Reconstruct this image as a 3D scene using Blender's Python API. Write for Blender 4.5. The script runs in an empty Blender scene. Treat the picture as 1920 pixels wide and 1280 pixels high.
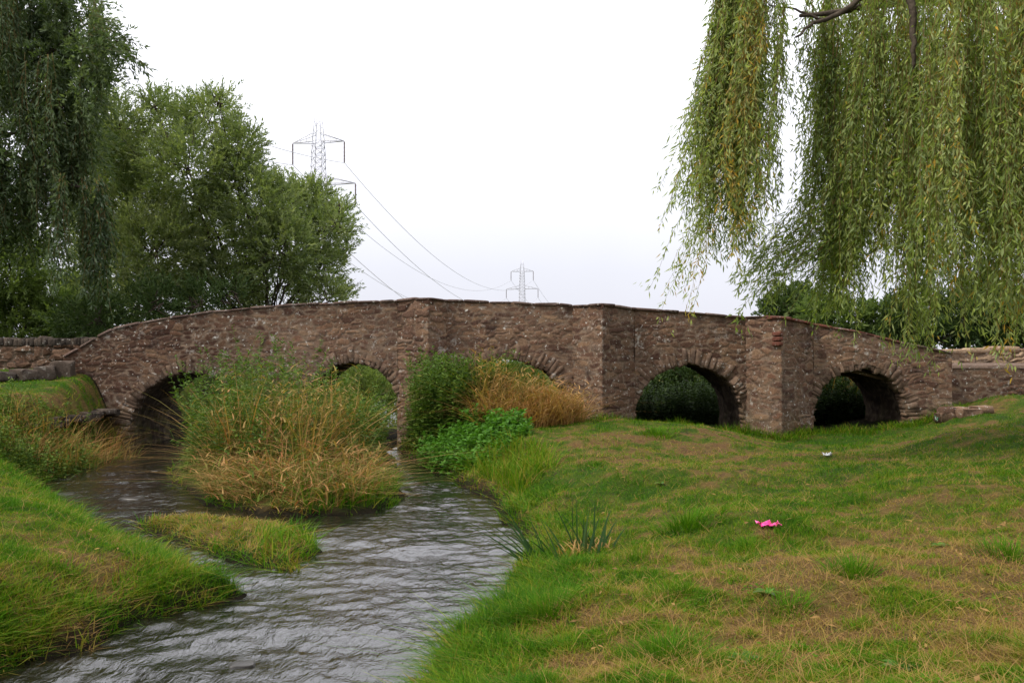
import bpy, math
import numpy as np
R = math.radians
rng = np.random.default_rng(7)
S = bpy.context.scene
COL = S.collection

# ------------------------------------------------------------------ camera, sky, sun, exposure
F, CX, HY, CAMZ = 1700.0, 960.0, 680.0, 1.8        # photo focal length in px, centre column, horizon row, eye height over the water
cd = bpy.data.cameras.new('camera'); cam = bpy.data.objects.new('camera', cd); COL.objects.link(cam)
cam.location = (0, 0, CAMZ); cam.rotation_euler = (R(90), 0, 0)
cd.sensor_width = 36.0; cd.lens = 36.0 * F / 1920.0; cd.shift_y = (HY - 640.0) / 1920.0
cd.clip_start = 0.05; cd.clip_end = 8000
S.camera = cam
S.view_settings.view_transform = 'Standard'; S.view_settings.look = 'None'
S.view_settings.exposure = 0.0; S.view_settings.gamma = 1.0

SUN_EL, SUN_AZ = R(52), R(-118)                    # high, behind the camera's left shoulder, through cloud
wd = bpy.data.worlds.new('World'); S.world = wd; wd.use_nodes = True
nt = wd.node_tree; nt.nodes.clear()
def wn(t, **k):
    n = nt.nodes.new(t)
    for a, b in k.items(): setattr(n, a, b)
    return n
sky = wn('ShaderNodeTexSky', sky_type='NISHITA', sun_disc=False)
sky.sun_elevation = SUN_EL; sky.sun_rotation = SUN_AZ
tc = wn('ShaderNodeTexCoord'); sx = wn('ShaderNodeSeparateXYZ'); nt.links.new(tc.outputs['Generated'], sx.inputs[0])
cl = wn('ShaderNodeClamp'); nt.links.new(sx.outputs[2], cl.inputs[0])
rp = wn('ShaderNodeValToRGB'); nt.links.new(cl.outputs[0], rp.inputs[0])
cr = rp.color_ramp                                  # overcast: zenith about three times the horizon
cr.elements[0].position = 0.0; cr.elements[0].color = (8.3, 8.3, 9.4, 1)
cr.elements[1].position = 1.0; cr.elements[1].color = (20, 20, 21, 1)
e = cr.elements.new(0.10); e.color = (9.6, 9.7, 10.6, 1)
e = cr.elements.new(0.22); e.color = (12.6, 12.7, 13.6, 1)
e = cr.elements.new(0.5); e.color = (19.5, 19.5, 20.6, 1)
nz = wn('ShaderNodeTexNoise'); nz.inputs['Scale'].default_value = 2.2; nz.inputs['Detail'].default_value = 5
nt.links.new(tc.outputs['Generated'], nz.inputs['Vector'])
mr = wn('ShaderNodeMapRange'); nt.links.new(nz.outputs[0], mr.inputs[0])
mr.inputs[1].default_value = .3; mr.inputs[2].default_value = .7; mr.inputs[3].default_value = .93; mr.inputs[4].default_value = 1.07
vm = wn('ShaderNodeVectorMath', operation='SCALE'); nt.links.new(rp.outputs[0], vm.inputs[0]); nt.links.new(mr.outputs[0], vm.inputs['Scale'])
mx = wn('ShaderNodeMixRGB'); mx.inputs[0].default_value = .94
nt.links.new(sky.outputs[0], mx.inputs[1]); nt.links.new(vm.outputs[0], mx.inputs[2])
bg = wn('ShaderNodeBackground'); bg.inputs[1].default_value = .1; nt.links.new(mx.outputs[0], bg.inputs[0])
wo = wn('ShaderNodeOutputWorld'); nt.links.new(bg.outputs[0], wo.inputs[0])
sd = bpy.data.lights.new('sun', 'SUN'); so = bpy.data.objects.new('sun', sd); COL.objects.link(so)
sd.energy = 3.1; sd.angle = R(8); sd.color = (1, .93, .8)
so.rotation_euler = (R(90) - SUN_EL, 0, R(-62))     # light travels forward-right and down

# ------------------------------------------------------------------ numpy helpers
def W(px, py, Y):
    """point at depth Y that stands at a photo pixel"""
    return np.array([(px - CX) / F * Y, Y, CAMZ + (HY - py) / F * Y])
def smooth(a, b, x):
    t = np.clip((x - a) / (b - a), 0, 1); return t * t * (3 - 2 * t)
def hsh(i, j, s=0):
    n = (i.astype(np.int64) * 374761393 + j.astype(np.int64) * 668265263 + int(s) * 974634541) & 0x7fffffff
    n = ((n ^ (n >> 13)) * 1274126177) & 0x7fffffff
    n = (n ^ (n >> 16)) * 1103515245 & 0x7fffffff
    return (n & 0xfffff) / float(0xfffff)
def noise2(x, y, s=0):
    x = np.asarray(x, float); y = np.asarray(y, float)
    i = np.floor(x); j = np.floor(y); u = x - i; v = y - j
    u = u * u * (3 - 2 * u); v = v * v * (3 - 2 * v)
    a = hsh(i, j, s); b = hsh(i + 1, j, s); c = hsh(i, j + 1, s); d = hsh(i + 1, j + 1, s)
    return a + (b - a) * u + (c - a) * v + (a - b - c + d) * u * v
def fbm(x, y, s=0, o=4):
    t = 0; a = .5; k = 0
    for q in range(o):
        t = t + a * noise2(x * 2 ** q + q * 7.3, y * 2 ** q - q * 3.1, s + q); k += a; a *= .5
    return t / k
def norm(v): return v / (np.linalg.norm(v, axis=-1, keepdims=True) + 1e-9)
def rvec(n): return norm(rng.normal(size=(n, 3)))

def build(name, v, quads=None, tris=None, mat=None, parent=None, attrs=None, smooth_shade=False, uv=None):
    me = bpy.data.meshes.new(name)
    v = np.asarray(v, np.float32)
    me.vertices.add(len(v)); me.vertices.foreach_set('co', v.ravel())
    q = np.asarray(quads if quads is not None else np.zeros((0, 4)), np.int32).reshape(-1, 4)
    t = np.asarray(tris if tris is not None else np.zeros((0, 3)), np.int32).reshape(-1, 3)
    loops = np.concatenate([q.ravel(), t.ravel()])
    me.loops.add(len(loops)); me.loops.foreach_set('vertex_index', loops)
    st = np.concatenate([np.arange(len(q)) * 4, len(q) * 4 + np.arange(len(t)) * 3])
    me.polygons.add(len(st)); me.polygons.foreach_set('loop_start', st.astype(np.int32))
    if smooth_shade: me.polygons.foreach_set('use_smooth', np.ones(len(st), bool))
    me.update(calc_edges=True)
    for k, a in (attrs or {}).items():
        at = me.attributes.new(k, 'FLOAT', 'POINT'); at.data.foreach_set('value', np.asarray(a, np.float32))
    if mat: me.materials.append(mat)
    me.validate()
    o = bpy.data.objects.new(name, me); COL.objects.link(o)
    if parent: o.parent = parent; o.matrix_parent_inverse.identity(); o.location = -np.array(parent.location)
    return o
def thing(name, label, cat, loc=(0, 0, 0), group=None):
    o = bpy.data.objects.new(name, None); COL.objects.link(o); o.location = [float(a) for a in loc]
    o.empty_display_size = .2
    return tag(o, label, cat, group, 'thing')
def tag(o, label=None, cat=None, group=None, kind=None):
    if label: o['label'] = label
    if cat: o['category'] = cat
    if group: o['group'] = group
    if kind: o['kind'] = kind
    return o
class MB:
    def __init__(s): s.v = []; s.q = []; s.t = []; s.a = {}; s.n = 0
    def add(s, v, q=None, t=None, **at):
        v = np.asarray(v, float)
        s.v.append(v)
        if q is not None: s.q.append(np.asarray(q).reshape(-1, 4) + s.n)
        if t is not None: s.t.append(np.asarray(t).reshape(-1, 3) + s.n)
        for k, x in at.items():
            s.a.setdefault(k, []).append(np.broadcast_to(np.asarray(x, float), (len(v),)))
        s.n += len(v)
    def tube(s, pts, rad, n=6, **at):
        p = np.asarray(pts, float); m = len(p); rad = np.broadcast_to(np.asarray(rad, float), (m,))
        d = norm(np.gradient(p, axis=0))
        ref = np.where(np.abs(d[:, 2:3]) > .9, np.array([[1., 0, 0]]), np.array([[0, 0, 1.]]))
        a = norm(np.cross(d, ref)); b = np.cross(d, a)
        th = np.arange(n) / n * 2 * np.pi
        v = p[:, None] + rad[:, None, None] * (a[:, None] * np.cos(th)[None, :, None] + b[:, None] * np.sin(th)[None, :, None])
        i = np.arange(m - 1)[:, None] * n; j = np.arange(n)[None]; k = (j + 1) % n
        q = np.stack([i + j, i + k, i + n + k, i + n + j], -1).reshape(-1, 4)
        t = [(0, x + 1, x) for x in range(1, n - 1)] + [((m - 1) * n, (m - 1) * n + x, (m - 1) * n + x + 1) for x in range(1, n - 1)]
        s.add(v.reshape(-1, 3), q, t, **at)
    def stone(s, c, size, rot=0., jit=.12, ax=None, **at):
        """a rough block: a box with bevelled, jittered faces; ax = 3x3 rows of local axes"""
        u = np.array([-1, -.72, .72, 1]); g = np.stack(np.meshgrid(u, u, u, indexing='ij'), -1).reshape(-1, 3)
        m = (np.abs(g) > .9).sum(1)
        keep = m > 0
        g2 = g * np.where(m == 3, .84, np.where(m == 2, .93, 1.))[:, None]
        g2 = g2 + rng.normal(size=g2.shape) * jit * .5
        idx = -np.ones(64, int); idx[keep] = np.arange(keep.sum())
        q = []
        I = lambda a, b, c_: idx[a * 16 + b * 4 + c_]
        for a in range(3):
            for b in range(3):
                q += [(I(a, b, 0), I(a, b + 1, 0), I(a + 1, b + 1, 0), I(a + 1, b, 0)), (I(a, b, 3), I(a + 1, b, 3), I(a + 1, b + 1, 3), I(a, b + 1, 3)),
                      (I(a, 0, b), I(a + 1, 0, b), I(a + 1, 0, b + 1), I(a, 0, b + 1)), (I(a, 3, b), I(a, 3, b + 1), I(a + 1, 3, b + 1), I(a + 1, 3, b)),
                      (I(0, a, b), I(0, a, b + 1), I(0, a + 1, b + 1), I(0, a + 1, b)), (I(3, a, b), I(3, a + 1, b), I(3, a + 1, b + 1), I(3, a, b + 1))]
        g3 = g2[keep] * np.asarray(size) * .5
        if ax is None:
            cs, sn = math.cos(rot), math.sin(rot); ax = np.array([[cs, sn, 0], [-sn, cs, 0], [0, 0, 1]])
        s.add(g3 @ np.asarray(ax) + np.asarray(c), q, **at)
    def done(s, name, mat, parent=None, smooth_shade=False):
        return build(name, np.concatenate(s.v), np.concatenate(s.q) if s.q else None, np.concatenate(s.t) if s.t else None, mat, parent,
                     {k: np.concatenate(x) for k, x in s.a.items()}, smooth_shade)

# ------------------------------------------------------------------ materials
class NT:
    def __init__(s, name):
        s.m = bpy.data.materials.new(name); s.m.use_nodes = True; s.t = s.m.node_tree; s.t.nodes.clear()
        s.out = s.n('ShaderNodeOutputMaterial')
    def n(s, t, **k):
        x = s.t.nodes.new(t)
        for a, b in k.items(): setattr(x, a, b)
        return x
    def l(s, a, b): s.t.links.new(a, b)
    def attr(s, name): return s.n('ShaderNodeAttribute', attribute_name=name).outputs['Fac']
    def ramp(s, src, stops):
        r = s.n('ShaderNodeValToRGB'); s.l(src, r.inputs[0]); el = r.color_ramp.elements
        while len(el) < len(stops): el.new(.5)
        for e_, (p, c) in zip(el, stops): e_.position = p; e_.color = (*c, 1)
        return r.outputs[0]
    def noise(s, scale, detail=4, rough=.55, vec=None, dist=0):
        x = s.n('ShaderNodeTexNoise'); x.inputs['Scale'].default_value = scale; x.inputs['Detail'].default_value = detail
        x.inputs['Roughness'].default_value = rough; x.inputs['Distortion'].default_value = dist
        s.l(vec if vec is not None else s.n('ShaderNodeTexCoord').outputs['Object'], x.inputs['Vector'])
        return x.outputs[0]
    def mapr(s, src, a, b, c=0., d=1.):
        x = s.n('ShaderNodeMapRange'); s.l(src, x.inputs[0])
        for i, v in zip((1, 2, 3, 4), (a, b, c, d)): x.inputs[i].default_value = v
        return x.outputs[0]
    def mix(s, f, a, b, mode='MIX'):
        x = s.n('ShaderNodeMixRGB', blend_type=mode)
        for i, v in ((0, f), (1, a), (2, b)):
            if isinstance(v, (int, float)): x.inputs[i].default_value = v
            elif isinstance(v, tuple): x.inputs[i].default_value = (*v, 1)
            else: s.l(v, x.inputs[i])
        return x.outputs[0]
    def math(s, op, a, b=0.):
        x = s.n('ShaderNodeMath', operation=op)
        for i, v in ((0, a), (1, b)):
            if isinstance(v, (int, float)): x.inputs[i].default_value = v
            else: s.l(v, x.inputs[i])
        return x.outputs[0]
    def bsdf(s, col, rough=.8, bump=None, strength=.3, dist=.02, spec=.12, metal=0.):
        p = s.n('ShaderNodeBsdfPrincipled')
        for nme, v in (('Base Color', col), ('Roughness', rough)):
            if isinstance(v, tuple): p.inputs[nme].default_value = (*v, 1)
            elif isinstance(v, (int, float)): p.inputs[nme].default_value = v
            else: s.l(v, p.inputs[nme])
        p.inputs['Specular IOR Level'].default_value = spec; p.inputs['Metallic'].default_value = metal
        if bump is not None:
            b = s.n('ShaderNodeBump'); b.inputs['Strength'].default_value = strength; b.inputs['Distance'].default_value = dist
            s.l(bump, b.inputs['Height']); s.l(b.outputs[0], p.inputs['Normal'])
        s.l(p.outputs[0], s.out.inputs[0]); return p

def leaf_mat(name, stops, back=1.35, trans=.35, rough=.55, spec=.12):
    m = NT(name); c = m.ramp(m.attr('tint'), stops)
    g = m.n('ShaderNodeNewGeometry')
    pale = m.mix(.35, c, (.22, .27, .19)) if back > 1.3 else c
    c = m.mix(g.outputs['Backfacing'], c, pale)
    p = m.bsdf(c, rough, spec=spec)
    tr = m.n('ShaderNodeBsdfTranslucent'); tcx = m.mix(1., c, (1.25, 1.35, .55), 'MULTIPLY'); m.l(tcx, tr.inputs[0])
    ms = m.n('ShaderNodeMixShader'); ms.inputs[0].default_value = trans
    m.l(p.outputs[0], ms.inputs[1]); m.l(tr.outputs[0], ms.inputs[2]); m.l(ms.outputs[0], m.out.inputs[0])
    return m.m

def stone_mat(name, stops, lichen=.85, mossy=True, mort=(.145, .10, .072)):
    m = NT(name)
    rn = m.attr('rnd'); mo = m.attr('mortar')
    c = m.ramp(rn, stops)
    big = m.mapr(m.noise(.55, 3), .35, .65)
    c = m.mix(m.math('MULTIPLY', m.attr('age'), .92), c, m.mix(1., c, (.26, .21, .21), 'MULTIPLY'))
    c = m.mix(m.math('MULTIPLY', big, .5), c, m.mix(1., c, (.62, .56, .55), 'MULTIPLY'))
    fine = m.noise(26, 6, .7); c = m.mix(.75, c, m.ramp(fine, [(.3, (.45, .42, .40)), (.7, (1.45, 1.42, 1.38))]), 'MULTIPLY')
    c = m.mix(m.math('MULTIPLY', mo, .8), c, m.mix(.6, mort, m.ramp(m.noise(9, 5), [(.3, (.05, .04, .034)), (.7, (.29, .215, .15))])))
    lf = m.math('MULTIPLY', m.mapr(m.noise(6.5, 6, .72), .57, .68), m.mapr(m.noise(.9, 2), .38, .6))
    c = m.mix(m.math('MULTIPLY', lf, lichen), c, (.40, .37, .33))
    lf2 = m.mapr(m.noise(15, 3, .6), .635, .70); c = m.mix(m.math('MULTIPLY', lf2, lichen), c, (.52, .50, .45))
    dk = m.mapr(m.noise(2.1, 5, .65), .56, .70); c = m.mix(m.math('MULTIPLY', dk, .72), c, (.032, .022, .02))
    if mossy:
        z = m.n('ShaderNodeSeparateXYZ'); m.l(m.n('ShaderNodeNewGeometry').outputs['Position'], z.inputs[0])
        low = m.math('MULTIPLY', m.mapr(z.outputs[2], .9, .0), m.mapr(m.noise(2.4, 4), .42, .62))
        c = m.mix(m.math('MULTIPLY', low, .6), c, (.10, .10, .035))
    m.bsdf(c, .92, m.noise(34, 8, .7), .5, .022, spec=.05)
    return m.m

M = {}
ST = [(0., (.092, .054, .040)), (.22, (.15, .09, .064)), (.42, (.215, .137, .09)), (.6, (.13, .08, .06)), (.78, (.275, .185, .118)), (.92, (.18, .10, .066)), (1., (.20, .155, .12))]
M['stone'] = stone_mat('rubble_stone', ST)
M['barrel'] = stone_mat('barrel_stone', [(0., (.03, .022, .018)), (.5, (.055, .04, .03)), (1., (.08, .06, .045))], .05, mort=(.05, .04, .03))  # darker copy of the rubble: shade inside the arches put into the colour
M['wall_tan'] = stone_mat('field_wall_stone', [(0., (.17, .115, .075)), (.5, (.33, .235, .155)), (1., (.44, .33, .225))], .6, False)
M['coping'] = stone_mat('coping_stone', [(0., (.07, .045, .038)), (.55, (.14, .10, .085)), (.8, (.17, .13, .11)), (.9, (.125, .056, .042)), (1., (.15, .06, .042))], .7, False)
M['boulder'] = stone_mat('dark_boulder', [(0., (.035, .03, .026)), (1., (.095, .075, .06))], .4, False)

m = NT('bark'); m.bsdf(m.ramp(m.noise(7, 6, .7), [(.3, (.03, .023, .017)), (.7, (.10, .078, .058))]), .9, m.noise(18, 6), .7, .03); M['bark'] = m.m
m = NT('wet_river_stone'); m.bsdf(m.ramp(m.noise(9, 5), [(.3, (.018, .016, .014)), (.7, (.05, .045, .038))]), .3, m.noise(30, 4), .4, .01, spec=.4); M['wet_stone'] = m.m
m = NT('twig'); m.bsdf(m.ramp(m.noise(3, 3), [(.3, (.12, .075, .03)), (.7, (.20, .14, .05))]), .7); M['twig'] = m.m
WL = [(0., (.08, .13, .018)), (.35, (.19, .25, .045)), (.7, (.31, .365, .10)), (.93, (.40, .43, .16)), (1., (.45, .28, .04))]
M['willow'] = leaf_mat('willow_leaf', WL, trans=.45)
M['dark_willow'] = leaf_mat('dark_willow_leaf', [(0., (.03, .055, .018)), (.5, (.065, .10, .034)), (1., (.14, .18, .07))], trans=.4)
M['sallow'] = leaf_mat('sallow_leaf', [(0., (.06, .10, .018)), (.5, (.15, .19, .062)), (1., (.32, .345, .17))], trans=.48)
M['hedge'] = leaf_mat('hedge_leaf', [(0., (.022, .04, .014)), (.5, (.045, .075, .022)), (1., (.085, .12, .04))], 1., trans=.25)
M['shrub'] = leaf_mat('shrub_leaf', [(0., (.06, .10, .028)), (.5, (.12, .17, .05)), (1., (.20, .25, .085))], 1., trans=.45)
M['nettle'] = leaf_mat('weed_leaf', [(0., (.025, .055, .010)), (.45, (.075, .135, .020)), (.75, (.15, .20, .03)), (.9, (.26, .20, .05)), (1., (.26, .13, .05))], 1., trans=.3)
M['cress'] = leaf_mat('cress_leaf', [(0., (.04, .10, .014)), (.5, (.07, .18, .02)), (1., (.11, .25, .035))], 1., trans=.35)
GRS = [(0., (.030, .095, .004)), (.22, (.062, .155, .006)), (.42, (.125, .19, .010)), (.58, (.21, .175, .025)), (.8, (.31, .19, .07)), (1., (.20, .12, .05))]
M['grass'] = leaf_mat('grass_blade', GRS, 1., trans=.3, rough=.6, spec=.05)
M['reed'] = leaf_mat('dry_reed', [(0., (.045, .095, .012)), (.3, (.11, .15, .022)), (.5, (.26, .185, .065)), (.75, (.38, .225, .09)), (1., (.27, .11, .045))], 1., trans=.3, rough=.6, spec=.05)
M['iris'] = leaf_mat('iris_leaf', [(0., (.018, .045, .016)), (.6, (.04, .085, .025)), (1., (.10, .12, .035))], 1., trans=.25)

m = NT('soil_and_turf')
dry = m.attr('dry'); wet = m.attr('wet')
c = m.ramp(dry, [(0., (.028, .06, .008)), (.4, (.055, .075, .012)), (.7, (.11, .08, .028)), (1., (.11, .066, .03))])
c = m.mix(.7, c, m.ramp(m.noise(22, 6, .7), [(.3, (.5, .48, .45)), (.7, (1.4, 1.4, 1.35))]), 'MULTIPLY')
c = m.mix(m.mapr(m.noise(5, 4, .6), .58, .68, 0, .7), c, (.045, .032, .02))
c = m.mix(wet, c, (.017, .014, .009))  # wet soil by the water, and the shade painted under the bridge
m.bsdf(c, .95, m.noise(30, 6, .7), .8, .04, spec=.04); M['ground'] = m.m

m = NT('river_water')
tcn = m.n('ShaderNodeTexCoord').outputs['Object']
mp = m.n('ShaderNodeMapping'); m.l(tcn, mp.inputs[0]); mp.inputs['Scale'].default_value = (1.5, .85, 1.0); mp.inputs['Rotation'].default_value = (0, 0, R(-12))
h1 = m.noise(7, 3, .6, mp.outputs[0], 1.1); h2 = m.noise(17, 4, .65, mp.outputs[0], .9)
hh = m.math('ADD', m.math('MULTIPLY', h1, 1.0), m.math('MULTIPLY', h2, .34))
p = m.bsdf((.010, .009, .007), .025, hh, 1., .0125, spec=.5); p.inputs['IOR'].default_value = 1.85
M['water'] = m.m
m = NT('galvanised_steel'); m.bsdf(m.ramp(m.noise(.4, 3), [(.3, (.46, .46, .52)), (.7, (.6, .6, .66))]), .6, spec=.4); M['steel'] = m.m
m = NT('insulator_glass'); m.bsdf(m.ramp(m.noise(1, 2), [(.3, (.13, .10, .10)), (.7, (.20, .16, .16))]), .35); M['insul'] = m.m
m = NT('cable_metal'); m.bsdf(m.ramp(m.noise(.1, 2), [(.3, (.42, .42, .46)), (.7, (.5, .5, .54))]), .5); M['cable'] = m.m
m = NT('pink_plastic'); m.bsdf(m.ramp(m.noise(20, 3), [(.35, (.75, .02, .20)), (.65, (.85, .12, .38))]), .35, spec=.5); M['pink'] = m.m
m = NT('white_paper'); m.bsdf(m.ramp(m.noise(20, 3), [(.35, (.62, .62, .62)), (.65, (.8, .8, .8))]), .6); M['white'] = m.m
m = NT('green_plastic'); m.bsdf(m.ramp(m.noise(14, 2), [(.45, (.03, .25, .10)), (.55, (.7, .72, .7))]), .4); M['greenlit'] = m.m

# ------------------------------------------------------------------ terrain
WATER = np.array([(-3.6, 1.0), (-3.3, 3.0), (-3.05, 5.3), (-2.75, 5.8), (-2.5, 6.45), (-2.2, 7.1), (-2.45, 7.35), (-3.05, 7.95), (-4.25, 9.3), (-5.5, 11.0), (-6.6, 12.5),
                  (-7.2, 13.8), (-7.5, 15.2), (-8.0, 17), (-8.15, 18.8), (-8.15, 22), (-9, 30), (-12, 48), (-4, 48), (-2.4, 30), (-2.35, 22), (-2.35, 19), (-2.2, 18), (-1.6, 16.2),
                  (-1.11, 14.6), (-.21, 12), (.0, 10.55), (.18, 9.4), (.2, 8.6), (.06, 7.5), (-.18, 6.15), (-.38, 5.1), (-.6, 4), (-1.2, 3), (-1.5, 1)])
ISL1 = np.array([(-5.15, 13.9), (-4.16, 12), (-3.6, 11.3), (-3.08, 10.9), (-2.4, 10.6), (-1.66, 10.85), (-1.45, 12), (-1.85, 14.6), (-2.25, 17), (-2.5, 18.6), (-2.6, 24), (-5.6, 24), (-5.6, 19.5), (-6.2, 17.5), (-5.8, 15.5)])
ISL2 = np.array([(-4.1, 10.05), (-3.4, 10.25), (-2.7, 9.95), (-2.2, 9.45), (-1.95, 8.6), (-1.9, 7.8), (-2.2, 8.0), (-2.8, 8.6), (-3.6, 9.35)])
TERR = np.array([(-8.6, 30), (-8.6, 18.95), (-8.35, 17.5), (-8.25, 16), (-8.2, 14.2), (-9.5, 13.2), (-30, 11), (-60, 30)])
def sdist(x, y, P):
    x = np.asarray(x, float).ravel(); y = np.asarray(y, float).ravel()
    best = np.full(x.shape, 1e9); ins = np.zeros(x.shape, bool)
    for (x0, y0), (x1, y1) in zip(P, np.roll(P, -1, 0)):
        dx, dy = x1 - x0, y1 - y0; t = np.clip(((x - x0) * dx + (y - y0) * dy) / (dx * dx + dy * dy), 0, 1)
        best = np.minimum(best, (x - x0 - t * dx) ** 2 + (y - y0 - t * dy) ** 2)
        if y0 != y1: ins ^= ((y0 > y) != (y1 > y)) & (x < (x1 - x0) * (y - y0) / (y1 - y0) + x0)
    return np.sqrt(best) * np.where(ins, 1, -1)
CP = np.array([(2.07, 15.9, .72), (3.24, 16.2, .64), (2.6, 16.2, .70), (1.5, 15.2, .62), (4.4, 17.3, .26), (5.6, 17.2, .12), (7.1, 18.2, .24), (8.4, 18.6, .42), (9.2, 18.5, .8), (10.7, 19, 1.05), (12.5, 19, 1.15), (7.3, 13, .78), (9.5, 14, 1.0),
               (4.8, 8.5, .62), (7, 9, .8), (2.2, 7.85, .42), (.6, 10.4, .38), (1.3, 10.9, .52), (.7, 10.6, .42), (1.2, 9.75, .20), (.7, 9.4, .14), (1.9, 9.4, .30), (2.1, 10.6, .5), (2.6, 12, .42), (4.4, 13.5, .36), (5.2, 15.2, .22), (0, 0, .3), (3, 3, .6), (1, 5, .36), (.6, 6.5, .30), (.9, 8.2, .16), (5, 4, .8), (2.5, 5.2, .5),
               (-4.2, 7.4, .46), (-6.2, 11, .55), (-4.2, 5, .45), (-3.3, 7.8, .34), (-5, 9, .5), (-8, 12.2, .7), (-7, 8, .6), (3, 22, .2), (6, 23, .2), (1, 24, .3), (-1, 20.5, .15), (3, 20.5, .2), (6.5, 20.5, .15),
               (12, 24, 1.3), (-12, 30, 1.6), (0, 35, .8), (12, 40, 1.2), (0, 60, 1.), (14, 8, 1.2), (-12, 6, .8), (-14, 10, 1.0), (-30, 60, 1.5), (30, 60, 1.5)])
def land_d(x, y):
    d = -sdist(x, y, WATER); w = np.maximum(sdist(x, y, ISL1), sdist(x, y, ISL2))
    return np.maximum(d, w), (w > -.15) & (d < 0)
def height(x, y, full=False):
    x = np.asarray(x, float); y = np.asarray(y, float); sh = x.shape; x = x.ravel(); y = y.ravel()
    d, isl = land_d(x, y); d = d + (fbm(x * 1.6, y * 1.6, 3) - .5) * .34
    num = 0; den = 1e-9
    for a, b, z in CP:
        w = 1 / ((x - a) ** 2 + (y - b) ** 2 + .35) ** 1.7; num = num + w * z; den = den + w
    pl = num / den
    pl = np.where(isl, .09, pl)
    tm = smooth(-.5, .35, sdist(x, y, TERR)); tz = 1.22 + .40 * smooth(14.5, 21, y)
    bank = np.where(isl, .55, np.where(x > -1.5, 1.3, 1.0))
    z = .02 + pl * smooth(-.05, 1, d / bank)
    z = z + np.where(isl, .045, .10) * smooth(-.02, .10, d) * (1 - smooth(.5, 1.2, d) * .6)
    z = np.where(d < 0, -.35 * smooth(0, .7, -d), z)
    z = z * (1 - tm) + tz * tm
    amp = smooth(.05, .8, d)
    z = z + amp * ((fbm(x * .9, y * .9, 11) - .5) * .16 + (fbm(x * 3.2, y * 3.2, 12, 3) - .5) * .075 + (noise2(x * 9, y * 9, 15) - .5) * .025)
    return (z.reshape(sh), d.reshape(sh)) if full else z.reshape(sh)
def dryness(x, y, d):
    n = fbm(x * .75, y * .75, 21, 4); n2 = fbm(x * 3.1, y * 3.1, 25, 4)
    n3 = fbm(x * 9, y * 9, 28, 3)
    v = .25 + .8 * (n - .44) + 1.35 * (n2 - .46) + 1.2 * (n3 - .49)
    v = v + .38 * np.exp(-((x - 3.1) / 2.) ** 2 - ((y - 5.3) / 2.2) ** 2) + .22 * np.exp(-((x - 1.0) / .7) ** 2 - ((y - 5.3) / .9) ** 2) - .3 * np.exp(-((x - .45) / .45) ** 2 - ((y - 6.6) / .8) ** 2) - .28 * np.exp(-((x - 1.2) / 1.1) ** 2 - ((y - 10.4) / .9) ** 2) + .22 * np.exp(-((x - 2.8) / 1.6) ** 2 - ((y - 13.6) / 1.6) ** 2) + .16 * np.exp(-((x - 7.5) / 2.) ** 2 - ((y - 14.5) / 2.2) ** 2)
    v = v + .36 * np.exp(-((x + 3.4) / .9) ** 2 - ((y - 6.5) / .55) ** 2)+ .35 * np.exp(-((x + 2.9) / .7) ** 2 - ((y - 9.4) / .7) ** 2)
    v = v - .22 * np.exp(-((x - 6.2) / 2.) ** 2 - ((y - 17.6) / 1.) ** 2) - .15 * np.exp(-((x + 6.) / 1.6) ** 2 - ((y - 10.8) / 1.6) ** 2)
    return np.clip(v, 0, 1)
def axis(lo, hi, step, far, k=1.28):
    a = list(np.arange(lo, hi + 1e-6, step)); s_ = step; v = hi
    while v < far: s_ *= k; v += s_; a.append(v)
    s_ = step; v = lo; pre = []
    while v > -far: s_ *= k; v -= s_; pre.append(v)
    return np.array(pre[::-1] + a)
gx = axis(-12.5, 13, .075, 3000); gy = axis(1.2, 24, .075, 3500)
GX, GY = np.meshgrid(gx, gy, indexing='ij'); GZ, GD = height(GX, GY, True)
def grid_q(a, b):
    i = np.arange(a - 1)[:, None] * b; j = np.arange(b - 1)[None]
    return np.stack([i + j, i + b + j, i + b + j + 1, i + j + 1], -1).reshape(-1, 4)
DRY = dryness(GX, GY, GD)
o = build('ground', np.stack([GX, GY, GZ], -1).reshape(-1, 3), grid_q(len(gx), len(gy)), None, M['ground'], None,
          {'dry': DRY.ravel(), 'wet': np.maximum(1 - smooth(.02, .16, GD), ((GY > 18.9) & (GY < 23) & (np.abs(GX) < 9)) * 1.).ravel()}, True)  # wet rim at the waterline; bridge footprint darkened to paint in its shade
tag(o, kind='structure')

# water: one rippled sheet
wx = np.arange(-10, 1.2, .035); wy = np.concatenate([np.arange(2.5, 24, .035), np.arange(24, 52, .5)])
WX, WY = np.meshgrid(wx, wy, indexing='ij')
u_ = WX * .8 + WY * .25; v_ = WY * 1.1 - WX * .2
rid = lambda n_: 1 - np.abs(2 * n_ - 1)
WZ = (fbm(u_ * 1.3, v_ * 1.7, 31, 3) - .5) * .06 + (rid(noise2(u_ * 7.5 + fbm(u_, v_, 33, 2) * 4, v_ * 5.4 + fbm(u_ + 7, v_, 36, 2) * 2, 32)) - .5) * .013 + (rid(noise2(u_ * 9.5 + fbm(u_ * 2, v_ * 2, 37, 2) * 2, v_ * 6 + fbm(u_ * 2, v_ * 2, 34, 2) * 2, 35)) - .5) * .009
WZ = WZ * (.15 + 1.7 * fbm(WX * .8, WY * .8, 39, 3))
o = build('river', np.stack([WX, WY, WZ], -1).reshape(-1, 3), grid_q(len(wx), len(wy)), None, M['water'], None, None, True)
tag(o, kind='structure')

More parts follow.
